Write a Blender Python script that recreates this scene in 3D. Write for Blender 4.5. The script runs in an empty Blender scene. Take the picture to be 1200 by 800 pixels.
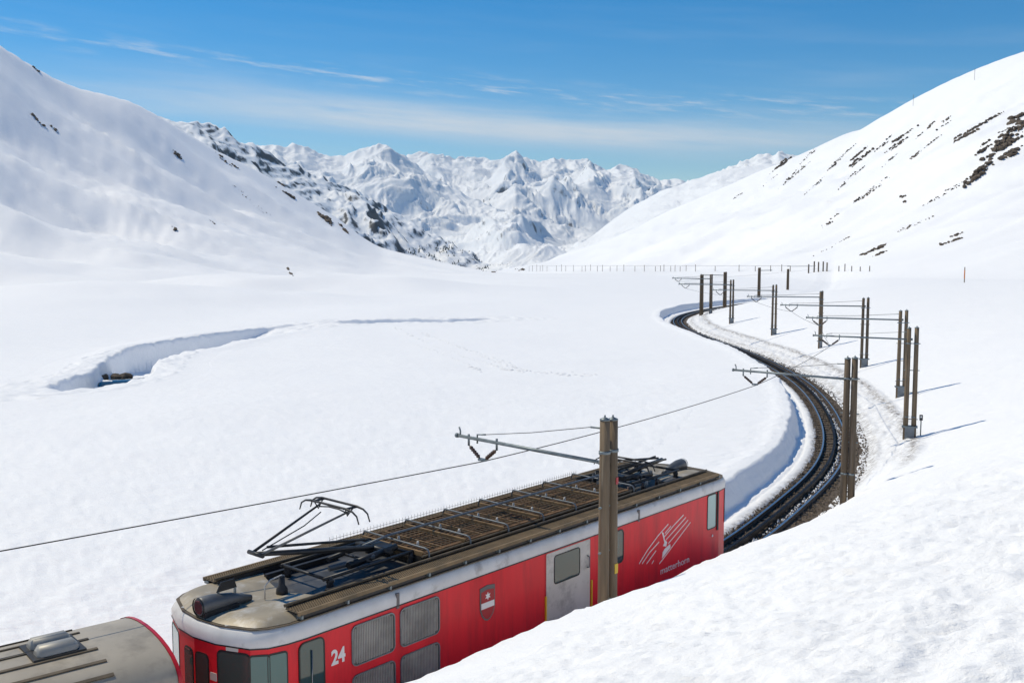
import bpy, bmesh, math, random
import numpy as np
from mathutils import Vector, Matrix

# ------------------------------------------------------------------ camera, sky, sun, exposure
scene = bpy.context.scene
col = scene.collection
CAMZ = 9.8
PITCH = math.atan(110 / 1200)
cam_d = bpy.data.cameras.new('camera'); cam = bpy.data.objects.new('camera', cam_d); col.objects.link(cam)
cam.location = (0, 0, CAMZ); cam.rotation_euler = (math.radians(90) - PITCH, 0, 0)
cam_d.lens = 36; cam_d.sensor_width = 36; cam_d.clip_start = 0.1; cam_d.clip_end = 60000
scene.camera = cam

SUN_EL = math.radians(54); SUN_AZ = math.radians(-61)          # azimuth from +Y, negative = to the left
L = Vector((math.sin(SUN_AZ) * math.cos(SUN_EL), math.cos(SUN_AZ) * math.cos(SUN_EL), math.sin(SUN_EL)))
sun_d = bpy.data.lights.new('sun', 'SUN'); sun = bpy.data.objects.new('sun', sun_d); col.objects.link(sun)
sun.rotation_euler = L.to_track_quat('Z', 'Y').to_euler(); sun.location = (-30, 30, 60)
sun_d.energy = 3.55; sun_d.angle = math.radians(0.5); sun_d.color = (1.0, 0.9, 0.7)

world = bpy.data.worlds.new('World'); scene.world = world; world.use_nodes = True
wn = world.node_tree; wn.nodes.clear()


def N(nt, typ, **kw):
    n = nt.nodes.new(typ)
    for k, v in kw.items():
        setattr(n, k, v)
    return n


def mth(nt, op, a, b=None, c=None, clamp=False):
    n = nt.nodes.new('ShaderNodeMath'); n.operation = op; n.use_clamp = clamp
    for i, v in enumerate((a, b, c)):
        if v is None: continue
        if isinstance(v, (int, float)): n.inputs[i].default_value = v
        else: nt.links.new(v, n.inputs[i])
    return n.outputs[0]


def build_world():
    nt = wn; lk = nt.links.new
    out = N(nt, 'ShaderNodeOutputWorld'); bg = N(nt, 'ShaderNodeBackground'); bg.inputs['Strength'].default_value = 0.105
    sky = N(nt, 'ShaderNodeTexSky', sky_type='NISHITA', sun_disc=False)
    sky.sun_elevation = SUN_EL; sky.sun_rotation = SUN_AZ; sky.altitude = 2200
    sky.air_density = 1.15; sky.dust_density = 0.0; sky.ozone_density = 1.6
    tc = N(nt, 'ShaderNodeTexCoord'); sep = N(nt, 'ShaderNodeSeparateXYZ'); lk(tc.outputs['Generated'], sep.inputs[0])
    az = mth(nt, 'ARCTAN2', sep.outputs[0], sep.outputs[1]); el = mth(nt, 'ARCSINE', sep.outputs[2])

    def noise(sx, sy, shear, detail, off, rough=0.55):
        cmb = N(nt, 'ShaderNodeCombineXYZ')
        lk(mth(nt, 'MULTIPLY', az, sx), cmb.inputs[0])
        e2 = mth(nt, 'ADD', el, mth(nt, 'MULTIPLY', az, shear)); lk(mth(nt, 'MULTIPLY', e2, sy), cmb.inputs[1])
        cmb.inputs[2].default_value = off
        t = N(nt, 'ShaderNodeTexNoise'); t.inputs['Scale'].default_value = 1; t.inputs['Detail'].default_value = detail
        t.inputs['Roughness'].default_value = rough
        lk(cmb.outputs[0], t.inputs['Vector']); return t.outputs['Fac']

    def ramp(v, a, b):
        n = N(nt, 'ShaderNodeMapRange'); n.inputs['From Min'].default_value = a; n.inputs['From Max'].default_value = b
        n.interpolation_type = 'SMOOTHSTEP'
        lk(v, n.inputs['Value']); return n.outputs['Result']

    def gauss(v, w):
        q = mth(nt, 'DIVIDE', v, w); return mth(nt, 'EXPONENT', mth(nt, 'MULTIPLY', mth(nt, 'MULTIPLY', q, q), -1.0))
    n1 = noise(5, 60, 0.07, 6, 1.3); n2 = noise(22, 200, 0.08, 5, 4.1, 0.65); n3 = noise(2.2, 24, 0.05, 4, 7.7)
    n4 = noise(16, 150, 0.11, 6, 2.9, 0.62)
    wob = mth(nt, 'MULTIPLY', mth(nt, 'SUBTRACT', n3, 0.5), 0.022)
    # long band of cirrus crossing the valley mouth
    cen = mth(nt, 'ADD', mth(nt, 'ADD', mth(nt, 'MULTIPLY', az, -0.066), 0.116), wob)
    band = gauss(mth(nt, 'SUBTRACT', el, cen), 0.0145)
    band = mth(nt, 'MULTIPLY', band, mth(nt, 'MULTIPLY', gauss(mth(nt, 'SUBTRACT', az, 0.0), 0.36), ramp(n1, 0.05, 0.5)))
    band = mth(nt, 'MULTIPLY', band, mth(nt, 'ADD', mth(nt, 'MULTIPLY', n2, 0.7), 0.62))
    # second, broken line of wisps above it
    cen2 = mth(nt, 'ADD', mth(nt, 'ADD', mth(nt, 'MULTIPLY', az, -0.08), 0.149), wob)
    b2 = gauss(mth(nt, 'SUBTRACT', el, cen2), 0.009)
    b2 = mth(nt, 'MULTIPLY', b2, mth(nt, 'MULTIPLY', ramp(n4, 0.46, 0.76), 0.85))
    b2 = mth(nt, 'MULTIPLY', b2, gauss(az, 0.5))
    # thin veil everywhere near the horizon
    veil = mth(nt, 'MULTIPLY', ramp(n1, 0.42, 0.8), gauss(mth(nt, 'SUBTRACT', el, 0.13), 0.085)); veil = mth(nt, 'MULTIPLY', veil, 0.13)
    tot = mth(nt, 'ADD', mth(nt, 'ADD', mth(nt, 'MULTIPLY', band, 0.85), b2), veil, clamp=True)
    tot = mth(nt, 'MINIMUM', tot, 0.85)
    mix = N(nt, 'ShaderNodeMix', data_type='RGBA'); lk(tot, mix.inputs['Factor'])
    hs = N(nt, 'ShaderNodeHueSaturation'); hs.inputs['Hue'].default_value = 0.499; hs.inputs['Saturation'].default_value = 1.54; hs.inputs['Value'].default_value = 1.06
    lk(sky.outputs[0], hs.inputs['Color'])
    lk(hs.outputs[0], mix.inputs['A']); mix.inputs['B'].default_value = (6.6, 7.2, 7.8, 1)
    lk(mix.outputs['Result'], bg.inputs['Color']); lk(bg.outputs[0], out.inputs[0])


build_world()
scene.cycles.diffuse_bounces = 6; scene.cycles.max_bounces = 10; scene.cycles.volume_bounces = 0
vs = scene.view_settings
vs.view_transform = 'Standard'; vs.look = 'None'; vs.exposure = 0.0; vs.gamma = 1.0; vs.use_curve_mapping = False

# ------------------------------------------------------------------ helpers
R = math.radians
random.seed(7)


def tag(o, label=None, cat=None, group=None, kind=None):
    if label: o['label'] = label
    if cat: o['category'] = cat
    if group: o['group'] = group
    if kind: o['kind'] = kind
    return o


def empty(name, loc=(0, 0, 0), rz=0):
    o = bpy.data.objects.new(name, None); col.objects.link(o); o.location = loc; o.rotation_euler = (0, 0, rz)
    o.empty_display_size = 0.3
    return o


class MB:
    def __init__(s): s.v = []; s.f = []; s.sm = []

    def add(s, vs_, fs, smooth=False):
        b = len(s.v); s.v += [tuple(map(float, p)) for p in vs_]
        for f in fs:
            s.f.append(tuple(i + b for i in f)); s.sm.append(smooth)
        return s

    def box(s, c, d, rz=0, ry=0, rx=0):
        m = Matrix.Rotation(rz, 3, 'Z') @ Matrix.Rotation(ry, 3, 'Y') @ Matrix.Rotation(rx, 3, 'X')
        c = Vector(c); hx, hy, hz = d[0] / 2, d[1] / 2, d[2] / 2
        vs_ = [c + m @ Vector((x, y, z)) for x in (-hx, hx) for y in (-hy, hy) for z in (-hz, hz)]
        return s.add(vs_, [(0, 1, 3, 2), (4, 6, 7, 5), (0, 4, 5, 1), (2, 3, 7, 6), (0, 2, 6, 4), (1, 5, 7, 3)])

    def bx(s, x0, x1, y0, y1, z0, z1):
        return s.box(((x0 + x1) / 2, (y0 + y1) / 2, (z0 + z1) / 2), (abs(x1 - x0), abs(y1 - y0), abs(z1 - z0)))

    def tube(s, pts, r, n=8, caps=True):
        pts = [Vector(p) for p in pts]
        rs = r if isinstance(r, (list, tuple)) else [r] * len(pts)
        t0 = (pts[1] - pts[0]).normalized()
        nrm = t0.cross(Vector((0, 0, 1)))
        if nrm.length < 1e-3: nrm = t0.cross(Vector((0, 1, 0)))
        nrm.normalize(); vs_ = []
        for i, p in enumerate(pts):
            if i == 0: t = t0
            elif i == len(pts) - 1: t = (pts[i] - pts[i - 1]).normalized()
            else: t = ((pts[i + 1] - p).normalized() + (p - pts[i - 1]).normalized()).normalized()
            nrm = (nrm - t * nrm.dot(t)).normalized(); bn = t.cross(nrm)
            for k in range(n):
                a = 2 * math.pi * k / n
                vs_.append(p + (nrm * math.cos(a) + bn * math.sin(a)) * rs[i])
        fs = []
        for i in range(len(pts) - 1):
            for k in range(n):
                fs.append((i * n + k, i * n + (k + 1) % n, (i + 1) * n + (k + 1) % n, (i + 1) * n + k))
        s.add(vs_, fs, n > 5)
        if caps:
            b = len(s.v) - len(vs_)
            s.f.append(tuple(b + k for k in range(n))[::-1]); s.sm.append(False)
            b2 = b + (len(pts) - 1) * n
            s.f.append(tuple(b2 + k for k in range(n))); s.sm.append(False)
        return s

    def prism(s, poly, ax, a0, a1):
        """polygon in the two other axes, extruded along axis ax from a0 to a1"""
        def P(p, a):
            if ax == 'y': return (p[0], a, p[1])
            if ax == 'x': return (a, p[0], p[1])
            return (p[0], p[1], a)
        n = len(poly); vs_ = [P(p, a0) for p in poly] + [P(p, a1) for p in poly]
        fs = [tuple(range(n)), tuple(range(2 * n - 1, n - 1, -1))]
        fs += [(i, i + n, (i + 1) % n + n, (i + 1) % n) for i in range(n)]
        return s.add(vs_, fs)

    def grid(s, P, smooth=True, wrap=False):
        nr, nc = len(P), len(P[0]); vs_ = [p for row in P for p in row]
        fs = [(i * nc + j, i * nc + (j + 1) % nc, (i + 1) * nc + (j + 1) % nc, (i + 1) * nc + j)
              for i in range(nr - 1) for j in range(nc if wrap else nc - 1)]
        return s.add(vs_, fs, smooth)

    def build(s, name, mat, parent=None, recalc=True):
        me = bpy.data.meshes.new(name); me.from_pydata(s.v, [], s.f); me.update()
        me.polygons.foreach_set('use_smooth', s.sm)
        if recalc:
            bm = bmesh.new(); bm.from_mesh(me); bmesh.ops.recalc_face_normals(bm, faces=bm.faces); bm.to_mesh(me); bm.free()
        o = bpy.data.objects.new(name, me); col.objects.link(o)
        if mat: me.materials.append(mat)
        if parent: o.parent = parent
        return o


def np_mesh(name, V, F, mat, smooth=True, parent=None):
    """numpy vertices (n,3), quads (m,4)"""
    me = bpy.data.meshes.new(name)
    me.vertices.add(len(V)); me.vertices.foreach_set('co', np.asarray(V, np.float32).ravel())
    k = F.shape[1]
    me.loops.add(F.size); me.loops.foreach_set('vertex_index', np.asarray(F, np.int32).ravel())
    me.polygons.add(len(F)); me.polygons.foreach_set('loop_start', np.arange(0, F.size, k, dtype=np.int32))
    me.polygons.foreach_set('loop_total', np.full(len(F), k, np.int32))
    me.polygons.foreach_set('use_smooth', np.full(len(F), smooth))
    me.update(calc_edges=True); me.validate()
    o = bpy.data.objects.new(name, me); col.objects.link(o); me.materials.append(mat)
    if parent: o.parent = parent
    return o


def grid_faces(nr, nc, wrap=False):
    i = np.arange(nr - 1)[:, None]; j = np.arange(nc if wrap else nc - 1)[None, :]
    j2 = (j + 1) % nc
    return np.stack([i * nc + j, i * nc + j2, (i + 1) * nc + j2, (i + 1) * nc + j], -1).reshape(-1, 4)


# numpy gradient noise
def _hash(ix, iy, seed):
    h = (ix.astype(np.int64) * 374761393 + iy.astype(np.int64) * 668265263 + seed * 974634777) & 0xFFFFFFFF
    h = ((h ^ (h >> 13)) * 1274126177) & 0xFFFFFFFF
    h = ((h ^ (h >> 16)) * 2246822519) & 0xFFFFFFFF
    return h ^ (h >> 15)


def pn(x, y, seed=0):
    x = np.asarray(x, float); y = np.asarray(y, float); x, y = np.broadcast_arrays(x, y)
    ix = np.floor(x); iy = np.floor(y); fx = x - ix; fy = y - iy
    u = fx * fx * fx * (fx * (fx * 6 - 15) + 10); v = fy * fy * fy * (fy * (fy * 6 - 15) + 10)

    def g(dx, dy):
        a = _hash(ix + dx, iy + dy, seed) * (2 * math.pi / 4294967296.0)
        return np.cos(a) * (fx - dx) + np.sin(a) * (fy - dy)
    return ((g(0, 0) * (1 - u) + g(1, 0) * u) * (1 - v) + (g(0, 1) * (1 - u) + g(1, 1) * u) * v) * 1.5


def fbm(x, y, o=4, seed=0, gain=0.5):
    r = 0; a = 1
    for k in range(o):
        r = r + a * pn(x * 2 ** k + 17.3 * k, y * 2 ** k - 9.1 * k, seed + k); a *= gain
    return r


def ridged(x, y, o=5, seed=0, gain=0.5):
    r = 0; a = 1; w = 1
    for k in range(o):
        n = 1 - np.abs(pn(x * 2.03 ** k + 5.7 * k, y * 2.03 ** k + 3.3 * k, seed + k)) * 1.6
        n = n * n; r = r + a * n * w; w = np.clip(n * 1.3, 0, 1); a *= gain
    return r - 0.9


def sst(x, a, b):
    t = np.clip((x - a) / (b - a), 0, 1); return t * t * (3 - 2 * t)


# ------------------------------------------------------------------ materials
def mat(name, base, rough=0.6, metal=0.0, spec=0.5, var=0.0, vscale=4.0, bump=0.0, bscale=20.0, coords='Object', dirt=None, dscale=3.0, damt=(0.5, 0.7), coat=0.0, aniso=None):
    m = bpy.data.materials.new(name); m.use_nodes = True; nt = m.node_tree; lk = nt.links.new
    b = nt.nodes['Principled BSDF']; b.inputs['Base Color'].default_value = (*base, 1); b.inputs['Roughness'].default_value = rough
    b.inputs['Metallic'].default_value = metal; b.inputs['Specular IOR Level'].default_value = spec
    if coat: b.inputs['Coat Weight'].default_value = coat; b.inputs['Coat Roughness'].default_value = 0.12
    tc = N(nt, 'ShaderNodeTexCoord'); vec = tc.outputs[coords]
    if aniso:
        mp = N(nt, 'ShaderNodeMapping'); mp.inputs['Scale'].default_value = aniso; lk(vec, mp.inputs['Vector']); vec = mp.outputs[0]
    cur = None
    if var:
        t = N(nt, 'ShaderNodeTexNoise'); t.inputs['Scale'].default_value = vscale; t.inputs['Detail'].default_value = 6; lk(vec, t.inputs['Vector'])
        mr = N(nt, 'ShaderNodeMapRange'); mr.inputs['From Min'].default_value = 0.3; mr.inputs['From Max'].default_value = 0.7
        mr.inputs['To Min'].default_value = 1 - var; mr.inputs['To Max'].default_value = 1 + var; lk(t.outputs['Fac'], mr.inputs['Value'])
        mx = N(nt, 'ShaderNodeMix', data_type='RGBA', blend_type='MULTIPLY'); mx.inputs['Factor'].default_value = 1
        mx.inputs['A'].default_value = (*base, 1); lk(mr.outputs[0], mx.inputs['B']); cur = mx.outputs['Result']
    if dirt:
        t = N(nt, 'ShaderNodeTexNoise'); t.inputs['Scale'].default_value = dscale; t.inputs['Detail'].default_value = 8; t.inputs['Roughness'].default_value = 0.65
        lk(vec, t.inputs['Vector'])
        mr = N(nt, 'ShaderNodeMapRange'); mr.inputs['From Min'].default_value = damt[0]; mr.inputs['From Max'].default_value = damt[1]; lk(t.outputs['Fac'], mr.inputs['Value'])
        mx = N(nt, 'ShaderNodeMix', data_type='RGBA'); lk(mr.outputs[0], mx.inputs['Factor'])
        if cur: lk(cur, mx.inputs['A'])
        else: mx.inputs['A'].default_value = (*base, 1)
        mx.inputs['B'].default_value = (*dirt, 1); cur = mx.outputs['Result']
    if cur: lk(cur, b.inputs['Base Color'])
    if bump:
        t = N(nt, 'ShaderNodeTexNoise'); t.inputs['Scale'].default_value = bscale; t.inputs['Detail'].default_value = 5; lk(vec, t.inputs['Vector'])
        bp = N(nt, 'ShaderNodeBump'); bp.inputs['Strength'].default_value = bump; bp.inputs['Distance'].default_value = 0.02
        lk(t.outputs['Fac'], bp.inputs['Height']); lk(bp.outputs[0], b.inputs['Normal'])
    return m


def snow_mat(name, dirty=False):
    m = bpy.data.materials.new(name); m.use_nodes = True; nt = m.node_tree; lk = nt.links.new
    b = nt.nodes['Principled BSDF']; b.inputs['Roughness'].default_value = 0.65; b.inputs['Specular IOR Level'].default_value = 0.25
    ge = N(nt, 'ShaderNodeNewGeometry'); pos = ge.outputs['Position']

    def nz(scale, detail, aniso=None, rough=0.55):
        v = pos
        if aniso:
            mp = N(nt, 'ShaderNodeMapping'); mp.inputs['Scale'].default_value = aniso; mp.inputs['Rotation'].default_value = (0, 0, 0.35); lk(pos, mp.inputs['Vector']); v = mp.outputs[0]
        t = N(nt, 'ShaderNodeTexNoise'); t.inputs['Scale'].default_value = scale; t.inputs['Detail'].default_value = detail; t.inputs['Roughness'].default_value = rough
        lk(v, t.inputs['Vector']); return t.outputs['Fac']
    cr = N(nt, 'ShaderNodeMix', data_type='RGBA'); lk(nz(0.35, 5), cr.inputs['Factor'])
    cr.inputs['A'].default_value = (0.90, 0.915, 0.935, 1); cr.inputs['B'].default_value = (0.95, 0.955, 0.96, 1)
    cur = cr.outputs['Result']
    if dirty:
        # meltwater dirt and ballast dust thrown on the snow beside the rails
        at = N(nt, 'ShaderNodeAttribute', attribute_name='dirt'); d = mth(nt, 'MULTIPLY', at.outputs['Fac'], mth(nt, 'SUBTRACT', mth(nt, 'MULTIPLY', nz(3.2, 8, rough=0.75), 3.4), 1.35), clamp=True)
        mx = N(nt, 'ShaderNodeMix', data_type='RGBA'); lk(d, mx.inputs['Factor']); lk(cur, mx.inputs['A']); mx.inputs['B'].default_value = (0.22, 0.19, 0.16, 1)
        cur = mx.outputs['Result']
    lk(cur, b.inputs['Base Color'])
    # granular crust, wind ripples and melt cups
    h = mth(nt, 'ADD', mth(nt, 'MULTIPLY', nz(22, 4, (1, 1, 1)), 0.014), mth(nt, 'MULTIPLY', nz(5.0, 7, (0.6, 1.6, 1), 0.68), 0.065))
    h = mth(nt, 'ADD', h, mth(nt, 'MULTIPLY', nz(0.9, 5, (0.35, 1.3, 1)), 0.1))
    h = mth(nt, 'ADD', h, mth(nt, 'MULTIPLY', nz(0.16, 4, (0.45, 1.2, 1)), 0.22))
    bp = N(nt, 'ShaderNodeBump'); bp.inputs['Strength'].default_value = 0.75; bp.inputs['Distance'].default_value = 1.0
    lk(h, bp.inputs['Height']); lk(bp.outputs[0], b.inputs['Normal'])
    return m


def mountain_mat(name, lo, hi, rock, nscale, extra=0.0):
    m = bpy.data.materials.new(name); m.use_nodes = True; nt = m.node_tree; lk = nt.links.new
    b = nt.nodes['Principled BSDF']; b.inputs['Roughness'].default_value = 0.8; b.inputs['Specular IOR Level'].default_value = 0.15
    ge = N(nt, 'ShaderNodeNewGeometry'); sp = N(nt, 'ShaderNodeSeparateXYZ'); lk(ge.outputs['Normal'], sp.inputs[0])
    t = N(nt, 'ShaderNodeTexNoise'); t.inputs['Scale'].default_value = nscale; t.inputs['Detail'].default_value = 9; t.inputs['Roughness'].default_value = 0.7
    lk(ge.outputs['Position'], t.inputs['Vector'])
    v = mth(nt, 'ADD', sp.outputs[2], mth(nt, 'MULTIPLY', mth(nt, 'SUBTRACT', t.outputs['Fac'], 0.5), 0.9))
    mr = N(nt, 'ShaderNodeMapRange'); mr.inputs['From Min'].default_value = lo; mr.inputs['From Max'].default_value = hi; lk(v, mr.inputs['Value'])
    mx = N(nt, 'ShaderNodeMix', data_type='RGBA'); lk(mr.outputs[0], mx.inputs['Factor']); mx.inputs['A'].default_value = (*rock, 1); mx.inputs['B'].default_value = (0.88, 0.9, 0.92, 1)
    lk(mx.outputs['Result'], b.inputs['Base Color'])
    bp = N(nt, 'ShaderNodeBump'); bp.inputs['Strength'].default_value = 0.5; bp.inputs['Distance'].default_value = 0.1 / nscale
    lk(t.outputs['Fac'], bp.inputs['Height']); lk(bp.outputs[0], b.inputs['Normal'])
    return m


M = dict(
    snow=snow_mat('snow'), snowd=snow_mat('snow_beside_track', True),
    mtn=mountain_mat('far_mountain', 0.36, 0.5, (0.15, 0.15, 0.155), 0.008), mtn2=mountain_mat('spur_mountain', 0.6, 0.78, (0.09, 0.09, 0.09), 0.04),
    rock=mat('rock', (0.1, 0.076, 0.055), 0.9, var=0.5, vscale=0.6, bump=0.8, bscale=3, coords='Object'),
    ballast=mat('ballast', (0.105, 0.08, 0.058), 0.95, var=0.5, vscale=9, bump=1.0, bscale=30),
    stone=mat('ballast_stone', (0.15, 0.118, 0.085), 0.9, var=0.55, vscale=3.1),
    rail=mat('rail_steel', (0.42, 0.45, 0.49), 0.33, 1.0), railside=mat('rail_side', (0.06, 0.045, 0.035), 0.8, var=0.3),
    rack=mat('rack_steel', (0.035, 0.035, 0.04), 0.45, 0.6, var=0.3, vscale=12),
    sleeper=mat('steel_sleeper', (0.05, 0.042, 0.035), 0.8, var=0.3),
    wood=mat('weathered_pole_wood', (0.165, 0.12, 0.075), 0.85, var=0.38, vscale=9, bump=0.6, bscale=24, aniso=(1, 1, 0.05), dirt=(0.30, 0.25, 0.18), dscale=14, damt=(0.55, 0.75)),
    wood2=mat('dark_pole_wood', (0.115, 0.085, 0.055), 0.85, var=0.38, vscale=9, bump=0.6, bscale=24, aniso=(1, 1, 0.05), dirt=(0.2, 0.16, 0.12), dscale=14, damt=(0.55, 0.75)),
    galv=mat('galvanised_steel', (0.19, 0.225, 0.24), 0.5, 0.55, var=0.2, vscale=6),
    plate=mat('mast_foot_steel', (0.2, 0.22, 0.235), 0.6, 0.3, var=0.2),
    insul=mat('brown_insulator', (0.075, 0.045, 0.032), 0.35),
    wire=mat('wire', (0.06, 0.055, 0.05), 0.5, 0.6),
    red=mat('red_paint', (0.72, 0.018, 0.03), 0.42, var=0.07, vscale=1.5, spec=0.3, coat=0.06, dirt=(0.42, 0.016, 0.024), dscale=2.2, damt=(0.45, 0.8), aniso=(1.6, 1, 0.22)),
    redd=mat('red_trim', (0.5, 0.012, 0.02), 0.35),
    silver=mat('aluminium_band', (0.63, 0.62, 0.6), 0.42, 0.0, var=0.12, vscale=2, dirt=(0.22, 0.2, 0.18), dscale=2.2, damt=(0.56, 0.82)),
    cowl=mat('weathered_roof_cowl', (0.33, 0.28, 0.2), 0.5, 0.1, var=0.18, vscale=3, dirt=(0.52, 0.5, 0.46), dscale=2.6, damt=(0.5, 0.72)),
    deck=mat('roof_deck', (0.055, 0.06, 0.07), 0.55, 0.2, var=0.4, vscale=2.5, dirt=(0.2, 0.18, 0.155), dscale=2.2, damt=(0.5, 0.72)),
    black=mat('black_steel', (0.018, 0.018, 0.02), 0.5, var=0.3, vscale=5),
    tan=mat('walkway_tan', (0.22, 0.155, 0.085), 0.75, 0.1, var=0.2, vscale=3, dirt=(0.1, 0.08, 0.05), dscale=1.8, damt=(0.45, 0.75)),
    tand=mat('walkway_frame', (0.115, 0.09, 0.06), 0.7, 0.1, var=0.3, vscale=4),
    rust=mat('rusty_resistor', (0.17, 0.095, 0.045), 0.8, 0.2, var=0.45, vscale=6), rustd=mat('resistor_dark', (0.03, 0.024, 0.018), 0.85, var=0.4, vscale=5),
    brass=mat('resistor_bar', (0.27, 0.17, 0.08), 0.6, 0.3, var=0.3),
    pipe=mat('grey_conduit', (0.13, 0.15, 0.17), 0.5, 0.3, var=0.2),
    panto=mat('pantograph_steel', (0.028, 0.03, 0.034), 0.45, 0.5, var=0.3), pantog=mat('pantograph_grey', (0.12, 0.125, 0.13), 0.5, 0.4, var=0.2),
    glass=mat('window_glass', (0.03, 0.065, 0.06), 0.04, spec=0.9), cglass=mat('corner_glass', (0.07, 0.15, 0.14), 0.05, spec=0.7), daylit_paint=mat('daylit_glass_paint', (0.30, 0.47, 0.45), 0.05, spec=0.9), rubber=mat('rubber_seal', (0.012, 0.014, 0.015), 0.5),  # palest glass: cyan base paints in daylight seen through the cab
    lens=mat('lamp_lens', (0.16, 0.18, 0.2), 0.06, 0.9), ceram=mat('pale_insulator', (0.5, 0.48, 0.44), 0.4),
    fin=mat('louvre_fin', (0.36, 0.35, 0.325), 0.6, 0.2, var=0.25, vscale=3), fin2=mat('vent_grey', (0.33, 0.32, 0.29), 0.5, 0.2, var=0.15, vscale=3), find=mat('louvre_back', (0.12, 0.12, 0.11), 0.8),
    door=mat('baggage_door', (0.56, 0.54, 0.5), 0.5, 0.0, var=0.1, vscale=1.5, dirt=(0.22, 0.2, 0.18), dscale=1.8, damt=(0.48, 0.75)),
    white=mat('white_paint', (0.78, 0.78, 0.77), 0.5), dred=mat('shield_red', (0.36, 0.012, 0.02), 0.4), dgrey=mat('shield_grey', (0.13, 0.12, 0.12), 0.5),
    yellow=mat('yellow_paint', (0.75, 0.5, 0.03), 0.5), orange=mat('orange_paint', (0.6, 0.2, 0.05), 0.6),
    croof=mat('coach_roof', (0.39, 0.345, 0.275), 0.5, 0.1, var=0.12, vscale=1.2, dirt=(0.17, 0.15, 0.12), dscale=1.5, damt=(0.48, 0.8)),
    needle=mat('conifer', (0.035, 0.05, 0.04), 0.9), water=mat('stream_water', (0.02, 0.03, 0.035), 0.06, spec=0.6, bump=0.3, bscale=6),
    hut=mat('dark_boards', (0.07, 0.055, 0.045), 0.85, var=0.3),
)

# ------------------------------------------------------------------ track alignment
HEAD = R(40.8); O2 = np.array([-4.59, 17.35])                     # railcar datum (front end of its roof walkways, on the centre line)
DR = np.array([math.sin(HEAD), math.cos(HEAD)]); RT = np.array([math.cos(HEAD), -math.sin(HEAD)])
P0 = O2 + DR * 6.9 - RT * 0.12


def arc_back(s, Rr=95.0):
    a0 = HEAD; a = a0 + s / Rr
    return (P0[0] - Rr * (math.cos(a0) - math.cos(a)), P0[1] - Rr * (math.sin(a) - math.sin(a0)))


ctrl = [arc_back(s) for s in (75, 60, 50, 40, 32, 24, 16, 8)] + [tuple(P0), (3.95, 27.9), (7.75, 33.2), (10.25, 37.6), (12.85, 42.2), (14.85, 46.7), (16.5, 51.6), (18.05, 57.5),
        (19.7, 65.6), (20.85, 73.8), (21.5, 83.5), (21.55, 92.3), (21.3, 100.3), (20.8, 108), (20.45, 117.7), (20.8, 126.6), (21.9, 135.4), (23.7, 143.6), (26.3, 151.2), (29.4, 158),
        (34, 166.5), (41, 178), (50, 192), (60, 210), (71, 236), (82, 268), (94, 305), (108, 350), (124, 400), (142, 460)]
ctrl = np.array(ctrl)


def catmull(P, per=20):
    out = []
    Q = np.vstack([2 * P[0] - P[1], P, 2 * P[-1] - P[-2]])
    for i in range(1, len(Q) - 2):
        for k in range(per):
            t = k / per; p0, p1, p2, p3 = Q[i - 1:i + 3]
            out.append(0.5 * ((2 * p1) + (-p0 + p2) * t + (2 * p0 - 5 * p1 + 4 * p2 - p3) * t * t + (-p0 + 3 * p1 - 3 * p2 + p3) * t ** 3))
    out.append(P[-1]); return np.array(out)


def resample(P, ds):
    l = np.concatenate([[0], np.cumsum(np.linalg.norm(np.diff(P, axis=0), axis=1))]); s = np.arange(0, l[-1], ds)
    return np.stack([np.interp(s, l, P[:, 0]), np.interp(s, l, P[:, 1])], 1)


TP = resample(catmull(ctrl), 0.5)
for _ in range(60):
    TP[1:-1] = 0.25 * TP[:-2] + 0.5 * TP[1:-1] + 0.25 * TP[2:]
TP = resample(TP, 0.5)
tan_ = np.gradient(TP, axis=0); tan_ /= np.linalg.norm(tan_, axis=1)[:, None]
i0 = int(np.argmin(np.linalg.norm(TP - P0, axis=1)))
TS = (np.arange(len(TP)) - i0) * 0.5                                # chainage, 0 at the railcar's middle
S_MIN, S_MAX = TS[0], TS[-1]


def tpos(s):
    s = np.asarray(s, float)
    p = np.stack([np.interp(s, TS, TP[:, 0]), np.interp(s, TS, TP[:, 1])], -1)
    t = np.stack([np.interp(s, TS, tan_[:, 0]), np.interp(s, TS, tan_[:, 1])], -1); t /= np.linalg.norm(t, axis=-1, keepdims=True)
    return p, t, np.stack([t[..., 1], -t[..., 0]], -1)               # point, tangent, right normal


def tpt(s, u, z):
    p, t, r = tpos(s); q = p + r * u
    return (float(q[0]), float(q[1]), z)


def su(X, Y):
    X = np.asarray(X, float); Y = np.asarray(Y, float); sh = X.shape
    x = X.ravel(); y = Y.ravel(); S = np.empty(x.size); U = np.empty(x.size)
    cp = TP[::4]
    for a in range(0, x.size, 40000):
        q = np.stack([x[a:a + 40000], y[a:a + 40000]], 1)
        d = (q[:, None, 0] - cp[None, :, 0]) ** 2 + (q[:, None, 1] - cp[None, :, 1]) ** 2
        k = np.argmin(d, 1) * 4; best = None
        # refine on the fine polyline
        ks = np.clip(k[:, None] + np.arange(-4, 5)[None, :], 0, len(TP) - 1)
        d2 = ((q[:, None, :] - TP[ks]) ** 2).sum(-1); kk = ks[np.arange(len(q)), np.argmin(d2, 1)]
        rel = q - TP[kk]; t = tan_[kk]
        ds = (rel * t).sum(1); S[a:a + 40000] = TS[kk] + np.clip(ds, -0.5, 0.5)
        U[a:a + 40000] = rel[:, 0] * t[:, 1] - rel[:, 1] * t[:, 0]
    return S.reshape(sh), U.reshape(sh)


# ------------------------------------------------------------------ terrain
def tan_el(py):
    k = (400 - np.asarray(py, float)) / 1200; tp = 110 / 1200
    return (k - tp) / (1 + k * tp)


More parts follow.
